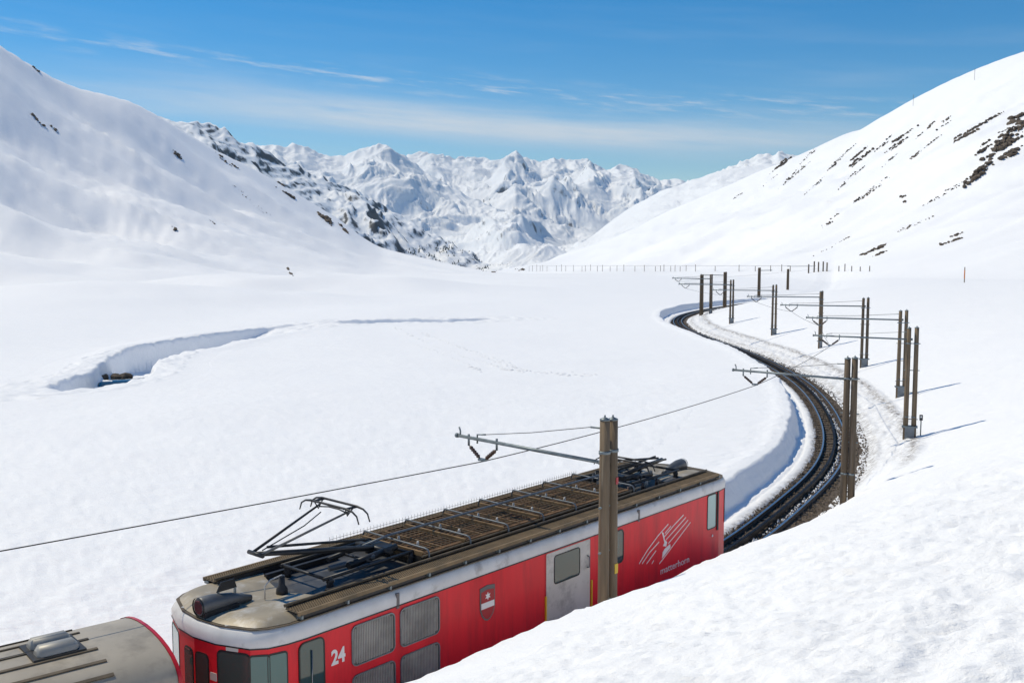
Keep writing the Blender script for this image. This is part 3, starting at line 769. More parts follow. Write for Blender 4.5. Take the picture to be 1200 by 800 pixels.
# ------------------------------------------------------------------ railway track
trk = empty('railway_track', tpt(30, 0, 0)); tag(trk, 'metre gauge rack railway track curving through the snow', 'railway track')
toff = Vector(trk.location)
TA, TB = -40.0, 178.0


def sweep(name, prof, u0, s0, s1, ds, m, smooth=False, z0=0.0):
    ss = np.arange(s0, s1 + 0.01, ds); p, t, r = tpos(ss); n = len(prof); V = np.zeros((len(ss), n, 3))
    for k, (du, dz) in enumerate(prof):
        V[:, k, :2] = p + r * (u0 + du); V[:, k, 2] = z0 + dz
    V = V - np.array(toff)
    return np_mesh(name, V.reshape(-1, 3), grid_faces(len(ss), n), m, smooth, trk)


prof_b = [(-1.4, -0.2), (-1.1, -0.03), (-0.85, 0.0), (-0.6, 0.0), (0.6, 0.0), (1.1, 0.0), (1.5, -0.02), (1.8, -0.1), (2.2, -0.3)]
ss = np.arange(TA, TB, 0.3); p, t, r = tpos(ss)
us = np.concatenate([np.arange(-1.4, 2.21, 0.12)]); V = np.zeros((len(ss), len(us), 3)); SS, UU = np.meshgrid(ss, us, indexing='ij')
V[..., :2] = p[:, None, :] + r[:, None, :] * UU[..., None]
V[..., 2] = np.interp(UU, [a for a, b in prof_b], [b for a, b in prof_b]) + 0.03 * pn(SS / 0.22, UU / 0.22, 81) + 0.025 * pn(SS / 0.7, UU / 0.5, 82) - 0.02
bal = np_mesh('ballast', (V - np.array(toff)).reshape(-1, 3), grid_faces(len(ss), len(us)), M['ballast'], True, trk); tag(bal, kind='stuff')
# loose stones
rng = np.random.default_rng(11); ns = 9000
sq = 6 + (rng.random(ns) ** 1.5) * 110; uq = np.where(rng.random(ns) < 0.5, rng.uniform(-1.1, 1.7, ns), np.where(rng.random(ns) < 0.5, rng.normal(-0.95, 0.16, ns), rng.uniform(0.7, 1.7, ns)))
p, t, r = tpos(sq); xy = p + r * uq[:, None]; zz = np.interp(uq, [a for a, b in prof_b], [b for a, b in prof_b]) + 0.0
sz = rng.uniform(0.025, 0.062, ns)
base = np.array([(1, 0, 0), (-.3, .9, .1), (-.5, -.8, 0), (.2, .1, .85), (-.1, 0, -.6)])
rot = rng.uniform(0, 6.28, ns); cR, sR = np.cos(rot), np.sin(rot); jit = rng.uniform(0.7, 1.3, (ns, 5, 3))
bb = base[None] * jit * sz[:, None, None]
V = np.stack([bb[..., 0] * cR[:, None] - bb[..., 1] * sR[:, None] + xy[:, None, 0], bb[..., 0] * sR[:, None] + bb[..., 1] * cR[:, None] + xy[:, None, 1], bb[..., 2] + zz[:, None] + 0.02], -1)
ff = np.array([(0, 1, 3), (1, 2, 3), (2, 0, 3), (1, 0, 4), (2, 1, 4), (0, 2, 4)])
Fs = (ff[None] + (np.arange(ns) * 5)[:, None, None]).reshape(-1, 3)
st = np_mesh('ballast_stone', (V - np.array(toff)).reshape(-1, 3), Fs, M['stone'], False, trk); tag(st, kind='stuff')
# small lumps of snow left between rack and right rail
ns = 520
sq = rng.uniform(8, 62, ns); uq = rng.normal(0.25, 0.05, ns); keep = pn(sq / 2.2, 0.2, 3) > -0.35; sq, uq = sq[keep], uq[keep]; ns = len(sq)
p, t, r = tpos(sq); xy = p + r * uq[:, None]; sz = rng.uniform(0.03, 0.075, ns); bb = base[None] * rng.uniform(0.7, 1.3, (ns, 5, 3)) * sz[:, None, None]
V = np.stack([bb[..., 0] + xy[:, None, 0], bb[..., 1] + xy[:, None, 1], bb[..., 2] + 0.03], -1); Fs = (ff[None] + (np.arange(ns) * 5)[:, None, None]).reshape(-1, 3)
lump = np_mesh('snow_lumps', V.reshape(-1, 3), Fs, M['snow'], False); tag(lump, 'small lumps of snow lying between rack and rail', 'snow', kind='stuff')
# sleepers
mbs = MB()
for s in np.arange(4, TB, 0.7):
    p, t, r = tpos(s); mbs.box((p[0] - toff.x, p[1] - toff.y, -0.03), (0.2, 1.7, 0.07), math.atan2(t[1], t[0]))
tag(mbs.build('sleepers', M['sleeper'], trk), kind='stuff')
for u0 in (-0.53, 0.53):
    w = 0.055
    rl = sweep('rail', [(-w, 0.02), (-0.02, 0.05), (-0.02, 0.125), (-0.036, 0.14), (-0.036, 0.166)], u0, TA, TB, 0.5, M['railside'])
    sweep('rail_head', [(-0.037, 0.146), (-0.036, 0.17), (0.036, 0.17), (0.037, 0.146)], u0, TA, TB, 0.5, M['rail'])
    sweep('rail', [(0.036, 0.166), (0.036, 0.14), (0.02, 0.125), (0.02, 0.05), (w, 0.02)], u0, TA, TB, 0.5, M['railside'])
for u0 in (-0.035, 0.035):
    sweep('rack_blade', [(-0.02, 0.05), (-0.02, 0.2), (0.02, 0.2), (0.02, 0.05)], u0, TA, TB, 0.5, M['rack'])
mbt = MB()
for s in np.arange(6, 95, 0.12):
    p, t, r = tpos(s); mbt.box((p[0] - toff.x, p[1] - toff.y, 0.215), (0.055, 0.11, 0.03), math.atan2(t[1], t[0]))
tag(mbt.build('rack_teeth', M['rack'], trk), kind='stuff')

# ------------------------------------------------------------------ contact wire and masts
WZ = 5.08
# (x, y, top, base, arm length past the centre line, label, twin spread, lean)
MAST = [
    ((1.93, 20.15), 6.4, 'twin timber catenary mast standing beside the red railcar', 0.155, 'wood'),
    ((11.1, 33.3), 6.2, 'twin timber mast inside the near curve, just past the railcar', 0.13, 'wood2'),
    ((18.83, 47.93), 6.05, 'frontmost twin mast of the row on the right bank', 0.19, 'wood'),
    ((23.36, 60.98), 6.05, 'second mast of the right bank row, overlapping the frontmost one', 0.19, 'wood'),
    ((26.0, 75.2), 6.1, 'third twin mast of the row on the right bank', 0.19, 'wood2'),
    ((26.9, 89.0), 6.0, 'fourth mast of the right bank row, its poles in line', 0.08, 'wood'),
    ((26.36, 102.79), 6.05, 'fifth mast of the right bank row', 0.18, 'wood2'),
    ((25.57, 119.07), 6.05, 'sixth mast of the right bank row, short of the far bend', 0.17, 'wood2'),
    ((27.4, 141.0), 6.15, 'right mast of the close pair at the far bend', 0.12, 'wood2'),
    ((26.2, 141.5), 6.05, 'left mast of the close pair at the far bend', 0.12, 'wood2'),
    ((33.03, 158.88), 6.05, 'mast just beyond the far bend', 0.15, 'wood2'),
    ((46.47, 192.75), 6.05, 'lone mast standing clear on the plain beyond the far bend', 0.15, 'wood2'),
    ((63.5, 236.0), 4.9, 'shorter looking mast right of the lone mast on the plain', 0.15, 'wood2'),
]
stations = []


def insulator(p0, p1, mb):
    p0, p1 = Vector(p0), Vector(p1); d = p1 - p0; pts = []; rs = []
    for k in range(15):
        t = k / 14; pts.append(p0 + d * t); rs.append(0.012 if t < 0.12 or t > 0.88 else (0.05 if k % 2 else 0.032))
    mb.tube(pts, rs, 8)


for mi, ((x, y), top, lab, spread, wd) in enumerate(MAST):
    s, u = su(np.array([x]), np.array([y])); s, u = float(s[0]), float(u[0]); p, t, r = tpos(s)
    gz = h1(x, y); gz = min(gz, top - 4.6); bz = gz - 0.5
    root = empty('catenary_mast', (x, y, gz)); tag(root, lab, 'mast', 'timber catenary masts along the line')
    root.rotation_euler = (0, 0, math.atan2(t[1], t[0]))
    # local: x along the track (away), y to the left (towards the track), z up
    h = top - gz; yl = u                                             # centre line is at local y = u
    far_ = mi > 8
    lean = 0.012
    cross = mi >= 1

    def pp(a, zz): return (0.0, a, zz) if cross else (a, 0.0, zz)
    for k, sg in enumerate((-1, 1)):
        mb = MB(); ox = sg * spread / 1.1; hh = h - (0.03 if sg > 0 else 0)
        rad_ = 0.105 if not far_ else 0.15
        pts = [pp(ox * (1 + lean * 4), bz - gz), pp(ox * 1.04, h * 0.35), pp(ox, h * 0.7), pp(ox * 0.98, hh)]
        mb.tube(pts, [rad_ * 1.12, rad_ * 1.06, rad_, rad_ * 0.94], 12)
        if mi < 8:
            pl = mb.build('pole', M[wd if (k + mi) % 3 else 'wood'], root)
            MB().tube([pp(ox * 0.98, hh - 0.005), pp(ox * 0.98, hh + 0.02), pp(ox * 0.98, hh + 0.06)], [rad_ * 1.02, rad_ * 1.02, 0.02], 10).build('pole_cap', M['galv'], pl)
            MB().tube([pp(ox * 0.98, hh + 0.05), pp(ox * 0.98, hh + 0.1)], 0.018, 6).build('cap_bolt', M['galv'], pl)
        else:
            mb.build('pole', M[wd], root)
    if mi < 8:
        # bolted cross straps
        for zf in (0.18, 0.42, 0.62, 0.86):
            MB().tube([pp(-spread - 0.16, h * zf), pp(spread + 0.16, h * zf)], 0.022, 6).build('cross_bolt', M['galv'], root)
        for k, sg in enumerate((-1, 1)):
            ox = sg * spread / 1.1
            for zf in (0.2, 0.86):
                mb = MB(); mb.tube([pp(ox, h * zf - 0.03), pp(ox, h * zf + 0.03)], 0.118, 12); mb.build('strap', M['galv'], root)
    if 2 <= mi <= 8:
        MB().bx(-0.16, 0.16, -spread - 0.02, spread + 0.02, -0.45, 0.62).build('foot_plate', M['plate'], root)
        MB().bx(-0.18, 0.18, -spread - 0.16, spread + 0.16, 0.56, 0.63).build('foot_clamp', M['galv'], root)
    # bracket arm
    za = WZ + 0.44 - gz; over = 0.8
    stag = 0.12 if mi == 0 else 0.3
    yl = yl + stag                                                   # the wire is pulled off towards the inside of the curve
    yo = yl + over
    r_arm = 0.038 if mi < 3 else (0.045 if mi < 7 else 0.06)
    arm = MB().tube([(0, 0.06, za - 0.02), (0, yo, za + 0.05)], r_arm, 10).build('bracket_arm', M['galv'], root)
    MB().tube([(0, 0.0, za - 0.02), (0, 0.22, za - 0.015)], r_arm * 1.5, 8).build('arm_hinge', M['galv'], arm)
    MB().tube([(0, yo - 0.03, za + 0.05), (0, yo + 0.03, za + 0.05)], r_arm * 1.45, 8).build('arm_cap', M['galv'], arm)
    MB().tube([(0, yo - 0.1, za + 0.04), (0, yo - 0.1, za + 0.17), (0, yo - 0.06, za + 0.25)], 0.02, 6).build('arm_horn', M['galv'], arm)
    if mi < 10:
        for sg in (-1, 1):
            ys = yl + 0.02 + sg * 0.42
            mb = MB(); mb.tube([(0, ys, za + 0.12), (0, ys, za - 0.14)], 0.026 if mi < 4 else 0.03, 6)
            hg = mb.build('hanger', M['galv'], root)
            mb = MB()
            if mi < 4: insulator((0, ys, za - 0.12), (0, yl + 0.02 + sg * 0.06, WZ - gz + 0.04), mb)
            else: mb.tube([(0, ys, za - 0.12), (0, yl + 0.02 + sg * 0.05, WZ - gz + 0.03)], 0.035, 6)
            mb.build('insulator', M['insul'], root)
        MB().box((0, yl + 0.02, WZ - gz + 0.035), (0.1, 0.2, 0.05)).build('wire_clamp', M['galv'], root)
        # stay wire from pole head to arm
        mb = MB(); y1 = yl - 0.15 + 0.5 if False else yl + 0.18
        mb.tube([(0, 0.08, h - 0.2), (0, 0.45, h - 0.21)], 0.02, 6).build('stay_hook', M['galv'], root)
        MB().tube([(0, y1 - 0.25, za + 0.17), (0, y1, za + 0.14), (0, y1, za - 0.06)], 0.02, 6).build('stay_clip', M['galv'], root)
        MB().tube([(0, 0.45, h - 0.21), (0, (y1 + 0.45) / 2, (h - 0.21 + za + 0.17) / 2 - 0.05), (0, y1 - 0.25, za + 0.17)], 0.008 if mi < 3 else 0.013, 5).build('stay_wire', M['wire'], root)
    if mi == 0:
        MB().box((spread / 1.1 - 0.0, -0.112, 1.55), (0.1, 0.012, 0.2)).build('yellow_plate', M['yellow'], root)
        MB().box((spread / 1.1 + 0.0, -0.112, 3.35), (0.07, 0.012, 0.14)).build('red_mark', M['dred'], root)
    stations.append((s, -stag))
    if mi == 9: stations.pop()

# contact wire, following the centre line from mast to mast
st_ = sorted([(-26.0, -0.45)] + stations)
mb = MB(); off = Vector(tpt(st_[1][0], 0, WZ))
pts = []
for a, b in zip(st_[:-1], st_[1:]):
    pa = Vector(tpt(a[0], a[1], WZ)); pb = Vector(tpt(b[0], b[1], WZ))
    for k in range(10):
        t = k / 10; pts.append(pa.lerp(pb, t) - Vector((0, 0, 0.10 * 4 * t * (1 - t))) - off)
pts.append(Vector(tpt(st_[-1][0], st_[-1][1], WZ)) - off)
mb.tube(pts, 0.011, 6); cw = mb.build('contact_wire', M['wire']); cw.location = off
tag(cw, 'thin black overhead contact wire running from mast to mast', 'wire')
PAN_WZ = None

# ------------------------------------------------------------------ railcar
LOC = empty('electric_railcar', (O2[0], O2[1], 0), math.pi / 2 - HEAD)
tag(LOC, 'red electric railcar with silver roof band, raised pantograph and number 24', 'railcar')
X0, X1, HW = -1.0, 14.55, 1.46                                      # body ends, half width
ZB, ZBAND0, ZBAND1 = 0.75, 3.35, 3.63


def outline(hw, inset=0.0, n=6):
    """plan of the body: bevelled cab ends, listed counter-clockwise from the near front"""
    h_ = hw - inset
    nearfront = [(-1.02 + inset, -0.55), (-0.78 + inset, -1.16 + inset * 0.5), (-0.56 + inset, -1.34 + inset), (-0.24 + inset * 0.5, -1.43 + inset), (0.1, -h_)]
    nearrear = [(X1 - 0.75, -h_), (X1 - 0.38, -1.41 + inset), (X1 - 0.14 - inset * 0.5, -1.28 + inset), (X1 - 0.02 - inset, -1.05 + inset * 0.5), (X1 + 0.16 - inset, -0.5)]
    front = [(-1.08 + inset, 0)]
    pts = front + nearfront + nearrear + [(X1 + 0.2 - inset, 0)]
    pts += [(x, -y) for x, y in reversed(nearrear)] + [(x, -y) for x, y in reversed(nearfront)]
    return pts


def shell(levels, cap=True):
    mb = MB(); rows = []
    for z, ins in levels: rows.append([(x, y, z) for x, y in outline(HW, ins)])
    mb.grid(rows, False, wrap=True)
    if cap:
        n = len(rows[0]); b = (len(rows) - 1) * n
        mb.f.append(tuple(b + k for k in range(n))); mb.sm.append(False)
    return mb


body = shell([(ZB, 0.05), (ZB + 0.15, 0.0), (ZBAND0, 0.0)]).build('body_shell', M['red'], LOC)
band = shell([(ZBAND0 + 0.002, -0.012), (ZBAND0 + 0.14, -0.016), (ZBAND1 - 0.05, 0.03), (ZBAND1, 0.085)]).build('roof_band', M['silver'], LOC)
for q in band.data.polygons: q.use_smooth = len(q.vertices) == 4
shell([(ZBAND0 - 0.012, -0.018), (ZBAND0 + 0.012, -0.018)], False).build('band_gutter', M['rubber'], LOC)
shell([(ZBAND1 - 0.004, 0.06), (ZBAND1 + 0.016, 0.06)], True).build('roof_edge_strip', M['tand'], LOC)
MB().bx(0.2, X1 - 0.2, -1.25, 1.25, 0.35, ZB).build('underframe', M['black'], LOC)
for bx_ in (2.6, 11.2):
    bg = MB().bx(bx_ - 1.3, bx_ + 1.3, -0.95, 0.95, 0.3, 0.6).build('bogie', M['black'], LOC)
    for ax_ in (-0.95, 0.95):
        for sg in (-1, 1):
            mb = MB(); mb.tube([(bx_ + ax_, sg * 0.47, 0.5), (bx_ + ax_, sg * 0.6, 0.5)], 0.36, 20); mb.build('wheel', M['black'], bg)


def rrect(x0, x1, z0, z1, r, n=4):
    P = []
    for cx, cz, a0 in ((x1 - r, z1 - r, 0), (x0 + r, z1 - r, 90), (x0 + r, z0 + r, 180), (x1 - r, z0 + r, 270)):
        for k in range(n + 1):
            a = R(a0 + 90 * k / n); P.append((cx + r * math.cos(a), cz + r * math.sin(a)))
    return P


def side_panel(name, x0, x1, z0, z1, r, y0, y1, m, parent, sgn=-1):
    return MB().prism(rrect(x0, x1, z0, z1, r), 'y', sgn * y0, sgn * y1).build(name, m, parent)


def ring(name, x0, x1, z0, z1, r, w, y0, y1, m, parent, sgn=-1):
    a = rrect(x0 - w, x1 + w, z0 - w, z1 + w, r + w); b = rrect(x0, x1, z0, z1, r); n = len(a)
    vs_ = [(p[0], sgn * y1, p[1]) for p in a] + [(p[0], sgn * y1, p[1]) for p in b] + [(p[0], sgn * y0, p[1]) for p in a] + [(p[0], sgn * y0, p[1]) for p in b]
    fs = []
    for i in range(n):
        j = (i + 1) % n
        fs += [(i, j, n + j, n + i), (i, 2 * n + i, 2 * n + j, j), (n + i, n + j, 3 * n + j, 3 * n + i)]
    return MB().add(vs_, fs).build(name, m, parent)


# louvred grilles, two rows of two
fin = MB()
for (x0, x1) in ((1.09, 2.06), (2.23, 3.2)):
    for (z0, z1) in ((2.56, 3.25), (1.66, 2.36)):
        g = side_panel('louvre_grille', x0, x1, z0, z1, 0.09, HW - 0.02, HW + 0.004, M['find'], LOC)
        ring('grille_frame', x0, x1, z0, z1, 0.09, 0.022, HW - 0.02, HW + 0.024, M['galv'], g)
        mb = MB(); k = 0
        x = x0 + 0.03
        while x < x1 - 0.02:
            ins = 0.045 if (x - x0 < 0.09 or x1 - x < 0.09) else 0.006
            mb.box((x, -(HW + 0.008), (z0 + z1) / 2), (0.026, 0.012, z1 - z0 - 2 * ins), rz=0.35); x += 0.039
        tag(mb.build('louvre_fins', M['fin'], g), kind='stuff')
# cab side window with its bright handrail
w = side_panel('cab_side_window', -0.03, 0.46, 1.95, 3.27, 0.1, HW - 0.04, HW + 0.006, M['glass'], LOC)
ring('window_seal', -0.03, 0.46, 1.95, 3.27, 0.1, 0.025, HW - 0.04, HW + 0.012, M['rubber'], w)
MB().tube([(0.2, -HW - 0.02, 1.7), (0.2, -HW - 0.02, 3.12)], 0.011, 8).build('handrail', M['lens'], LOC)
# baggage door
dr_ = side_panel('baggage_door', 6.44, 8.0, 0.9, 3.31, 0.03, HW - 0.03, HW + 0.012, M['door'], LOC)
ring('door_frame', 6.44, 8.0, 0.9, 3.31, 0.03, 0.03, HW - 0.03, HW + 0.008, M['redd'], dr_)
w = side_panel('door_window', 6.72, 7.6, 2.6, 3.2, 0.06, HW, HW + 0.018, M['glass'], dr_)
ring('window_seal', 6.72, 7.6, 2.6, 3.2, 0.06, 0.02, HW, HW + 0.024, M['rubber'], dr_)
MB().tube([(7.9, -HW - 0.012, 2.95), (7.9, -HW - 0.07, 2.93), (7.9, -HW - 0.07, 2.7), (7.9, -HW - 0.012, 2.68)], 0.014, 6).build('door_handle', M['galv'], dr_)
for xx, z0_, z1_ in ((6.42, 1.7, 2.4), (8.06, 1.7, 2.35)):
    MB().bx(xx - 0.015, xx + 0.015, -HW - 0.035, -HW, z0_, z1_).build('yellow_grab_rail', M['yellow'], LOC)
w = side_panel('compartment_window', 8.62, 9.3, 2.5, 3.24, 0.09, HW - 0.03, HW + 0.006, M['glass'], LOC)
ring('window_seal', 8.62, 9.3, 2.5, 3.24, 0.09, 0.028, HW - 0.03, HW + 0.014, M['rubber'], w)
w = side_panel('rear_cab_window', 13.2, 13.62, 2.42, 3.3, 0.05, HW - 0.05, HW + 0.004, M['daylit_paint'], LOC)
ring('window_seal', 13.2, 13.62, 2.42, 3.3, 0.05, 0.03, HW - 0.05, HW + 0.012, M['rubber'], w)


def facet_panel(name, a, b, z0, z1, m, parent, t0=0.0, t1=1.0, out=0.012, r=0.07, seal=True):
    """window set in one bevelled cab facet; a, b are plan points of the facet"""
    a = Vector((*a, 0)); b = Vector((*b, 0)); d = (b - a); ln = d.length; d.normalize(); nn = Vector((d.y, -d.x, 0))
    cen = Vector(((X0 + X1) / 2, 0, 0))
    if nn.dot((a + b) / 2 - cen) < 0: nn = -nn

    def mk(poly, o0, o1):
        mb = MB(); n = len(poly)
        vs_ = [a + d * p[0] + nn * o0 + Vector((0, 0, p[1])) for p in poly] + [a + d * p[0] + nn * o1 + Vector((0, 0, p[1])) for p in poly]
        mb.add(vs_, [tuple(range(n)), tuple(range(2 * n - 1, n - 1, -1))] + [(i, i + n, (i + 1) % n + n, (i + 1) % n) for i in range(n)]); return mb
    o = None
    if seal: sl = mk(rrect(ln * t0 - 0.025, ln * t1 + 0.025, z0 - 0.03, z1 + 0.03, r + 0.02), -0.02, out * 0.6)
    o = mk(rrect(ln * t0, ln * t1, z0, z1, r), -0.02, out).build(name, m, parent)
    if seal: sl.build('window_seal', M['rubber'], o)
    return o


# front cab: bevelled windows, gangway door, grey stripes
facet_panel('front_window', (-1.02, -0.55), (-0.78, -1.16), 1.9, 3.24, M['glass'], LOC, 0.06, 0.97)
facet_panel('front_window', (-1.02, 0.55), (-0.78, 1.16), 1.9, 3.24, M['daylit_paint'], LOC, 0.06, 0.97)
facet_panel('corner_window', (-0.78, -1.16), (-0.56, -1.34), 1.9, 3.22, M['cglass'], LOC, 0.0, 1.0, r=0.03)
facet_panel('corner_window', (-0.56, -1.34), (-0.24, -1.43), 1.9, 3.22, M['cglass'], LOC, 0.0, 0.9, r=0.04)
facet_panel('corner_window', (-0.78, 1.16), (-0.56, 1.34), 1.9, 3.22, M['daylit_paint'], LOC, 0.0, 1.0, r=0.03)
facet_panel('gangway_window', (-1.08, 0.0), (-1.02, -0.55), 1.9, 3.1, M['glass'], LOC, 0.08, 0.62)
facet_panel('gangway_window', (-1.08, 0.0), (-1.02, 0.55), 1.9, 3.1, M['glass'], LOC, 0.12, 0.62)
for z_ in (2.72, 2.12):
    facet_panel('grey_stripe', (-1.08, 0.0), (-1.02, -0.55), z_, z_ + 0.13, M['ceram'], LOC, 0.72, 1.0, r=0.01, seal=False)
facet_panel('grey_stripe', (-1.02, -0.55), (-0.78, -1.16), 3.275, 3.335, M['ceram'], LOC, 0.3, 0.65, r=0.01, seal=False)
# rear cab
facet_panel('rear_front_window', (X1 - 0.38, -1.41), (X1 - 0.14, -1.28), 2.42, 3.3, M['glass'], LOC, 0.0, 0.98, r=0.04)
facet_panel('rear_front_window', (X1 - 0.02, -1.05), (X1 + 0.16, -0.5), 1.9, 3.3, M['glass'], LOC, 0.05, 0.95)
MB().bx(13.68, 13.74, -HW - 0.03, -HW + 0.01, 2.3, 3.36).build('window_post', M['rubber'], LOC)
MB().tube([(13.45, -HW - 0.01, 2.2), (13.45, -HW - 0.02, 2.2)], 0.035, 8).build('badge', M['white'], LOC)
# seams with soot runs in the silver band
for xs_ in (2.16, 9.95):
    MB().bx(xs_ - 0.035, xs_ + 0.035, -HW - 0.018, -HW + 0.02, ZBAND0 - 0.05, ZBAND1 - 0.05).build('band_joint', M['dgrey'], LOC)
# number, crest and emblem
def text(name, body_, size, x, z, m, parent, sx=1.0, bold=0.0):
    cu_ = bpy.data.curves.new(name, 'FONT'); cu_.body = body_; cu_.size = size; cu_.extrude = 0.002; cu_.offset = bold; cu_.resolution_u = 3
    t_o = bpy.data.objects.new(name, cu_); me = bpy.data.meshes.new_from_object(t_o); me.materials.clear(); me.materials.append(m)
    o = bpy.data.objects.new(name, me); col.objects.link(o); o.parent = parent; o.location = (x, -HW - 0.006, z); o.rotation_euler = (math.pi / 2, 0, 0); o.scale = (sx, 1, 1)
    bpy.data.objects.remove(t_o); bpy.data.curves.remove(cu_); return o


text('number_lettering', '24', 0.36, 0.62, 2.72, M['white'], LOC, 0.85, 0.012)
text('company_lettering', 'matterhorn', 0.25, 10.93, 1.76, M['white'], LOC, 1.18, 0.0)
em = MB()
STR = [[(11.989, 3.052), (11.553, 2.888), (11.089, 2.675)], [(12.107, 2.966), (11.18, 2.587)], [(12.211, 2.875), (11.286, 2.468)], [(12.331, 2.788), (11.706, 2.471), (11.224, 2.216), (10.887, 2.049)],
       [(11.273, 2.965), (10.802, 2.763), (10.345, 2.511), (9.995, 2.261)], [(11.4, 2.889), (11.127, 2.765)], [(10.86, 2.601), (10.445, 2.433), (10.124, 2.231)], [(10.73, 2.412), (10.319, 2.184)], [(10.635, 2.191), (10.55, 2.129)]]
for s_ in STR:
    for (xa, za), (xb, zb) in zip(s_[:-1], s_[1:]):
        wd = 0.014
        em.prism([(xa, za - wd), (xb, zb - wd), (xb, zb + wd), (xa, za + wd)], 'y', -HW - 0.001, -HW - 0.006)
for tri in ([(10.976, 2.827), (11.06, 2.79), (11.118, 2.6), (11.048, 2.672)], [(11.048, 2.672), (11.118, 2.6), (11.23, 2.519), (11.106, 2.527)], [(11.106, 2.527), (11.23, 2.519), (11.184, 2.415), (11.039, 2.459)],
            [(11.11, 2.367), (11.37, 2.438), (11.386, 2.351), (11.006, 2.153), (11.03, 2.299)]):
    em.prism(tri, 'y', -HW - 0.0012, -HW - 0.0068)
em.build('emblem', M['white'], LOC)
shx, shz = 4.575, 2.75
SH = [(-0.22, 0.34), (0.0, 0.37), (0.22, 0.34), (0.22, -0.1), (0.17, -0.24), (0.08, -0.33), (0, -0.36), (-0.08, -0.33), (-0.17, -0.24), (-0.22, -0.1)]
cr_ = MB().prism([(shx + x, shz + z) for x, z in SH], 'y', -HW + 0.01, -HW - 0.014).build('crest', M['dgrey'], LOC)
MB().prism([(shx + x * 0.86, shz + z * 0.9 - (0.05 if z > 0.3 else 0)) for x, z in SH], 'y', -HW, -HW - 0.019).build('crest_field', M['dred'], cr_)
MB().prism([(shx - 0.19, shz - 0.09), (shx + 0.19, shz - 0.09), (shx + 0.19, shz + 0.03), (shx - 0.19, shz + 0.03)], 'y', -HW, -HW - 0.023).build('crest_bar', M['white'], cr_)
sp_ = []
for k in range(12): a = math.pi * k / 6; rr = 0.085 if k % 2 == 0 else 0.04; sp_.append((shx + rr * math.sin(a), shz + 0.15 + rr * math.cos(a)))
MB().prism(sp_, 'y', -HW, -HW - 0.023).build('crest_star', M['white'], cr_)

# roof deck and end cowls
ZR = ZBAND1 + 0.018
MB().bx(0.62, 13.55, -1.33, 1.33, ZR, ZR + 0.012).build('roof_deck', M['deck'], LOC)


def cowl(rear=False):
    rows = []
    ol = outline(HW, 0.1)
    for i in range(15):
        t = i / 14; row = []
        for j in range(25):
            q = -1 + 2 * j / 24
            # front edge follows the cab's plan
            yb = q * 1.34; ay = abs(yb)
            fx = np.interp(ay, [0, 0.52, 1.1, 1.26, 1.34], [-0.98, -0.92, -0.68, -0.46, -0.16])
            xb = 0.72 + 0.55 * (abs(q) ** 2)
            x = fx + (xb - fx) * t
            edge = min(1, (t * 5.0)) ** 0.6 * min(1, (1 - abs(q)) * 6) ** 0.6
            lobe = 0.11 * edge * (0.35 + 0.65 * min(1, max(0, (abs(q) - 0.16) / 0.22))) * (1 - 0.45 * t)
            z = ZR + 0.006 + lobe
            row.append((X1 - 1.0 + 0.2 - x + 0.62 if False else (13.35 + (0.0 - x) + 0.0 if rear else x), yb, z))
        rows.append(row)
    return rows


cw_ = MB(); cw_.grid(cowl(), True); cw_.build('roof_cowl', M['cowl'], LOC)
cw_ = MB(); cw_.grid(cowl(True), True); cw_.build('roof_cowl', M['cowl'], LOC)


def rf(x, rear): return 13.35 - x if rear else x


for rear in (False, True):
    # conical headlamp on the roof
    mb = MB(); zc_ = ZR + (0.13 if rear else 0.18)
    mb.tube([(rf(-0.98, rear), 0, zc_), (rf(-0.93, rear), 0, zc_), (rf(-0.72, rear), 0, zc_), (rf(-0.35, rear), 0, zc_ - 0.03), (rf(0.05, rear), 0, zc_ - 0.1)], [0.14, 0.16, 0.157, 0.12, 0.05], 20)
    lamp = mb.build('roof_headlamp', M['pantog'], LOC)
    MB().tube([(rf(-0.985, rear), 0, zc_), (rf(-0.975, rear), 0, zc_)], 0.12, 20).build('lamp_lens', M['lens'], lamp)
    MB().tube([(rf(-1.0, rear), 0, zc_), (rf(-0.97, rear), 0, zc_)], [0.16, 0.162], 20, False).build('lamp_rim', M['rubber'], lamp)
    MB().bx(min(rf(-0.95, rear), rf(-0.3, rear)), max(rf(-0.95, rear), rf(-0.3, rear)), -0.16, 0.16, ZR - 0.04, ZR + 0.11).build('lamp_base', M['panto'], lamp)
    if not rear:
        br = MB().prism([(-0.62, 3.98), (-0.22, 3.98), (-0.27, 4.14), (-0.53, 4.14)], 'y', 0.01, 0.03).build('lamp_bracket', M['panto'], lamp)
        MB().bx(-0.6, -0.57, 0.0, 0.04, 3.84, 3.99).build('bracket_leg', M['galv'], lamp); MB().bx(-0.27, -0.24, 0.0, 0.04, 3.82, 3.99).build('bracket_leg', M['galv'], lamp)
    for sg in (-1, 1):
        mb = MB(); xq = rf(-0.88, rear)
        mb.box((rf(-0.76, rear), sg * 0.6, 3.58), (0.22, 0.24, 0.15), rz=(0.42 * sg) * (1 if not rear else -1)); mb.build('marker_lamp_box', M['ceram'], LOC)
        mb = MB(); mb.box((rf(-0.93, rear), sg * 0.3, 3.5), (0.1, 0.34, 0.09), rz=(0.12 * sg) * (1 if not rear else -1)); mb.build('lamp_hood', M['silver'], LOC)

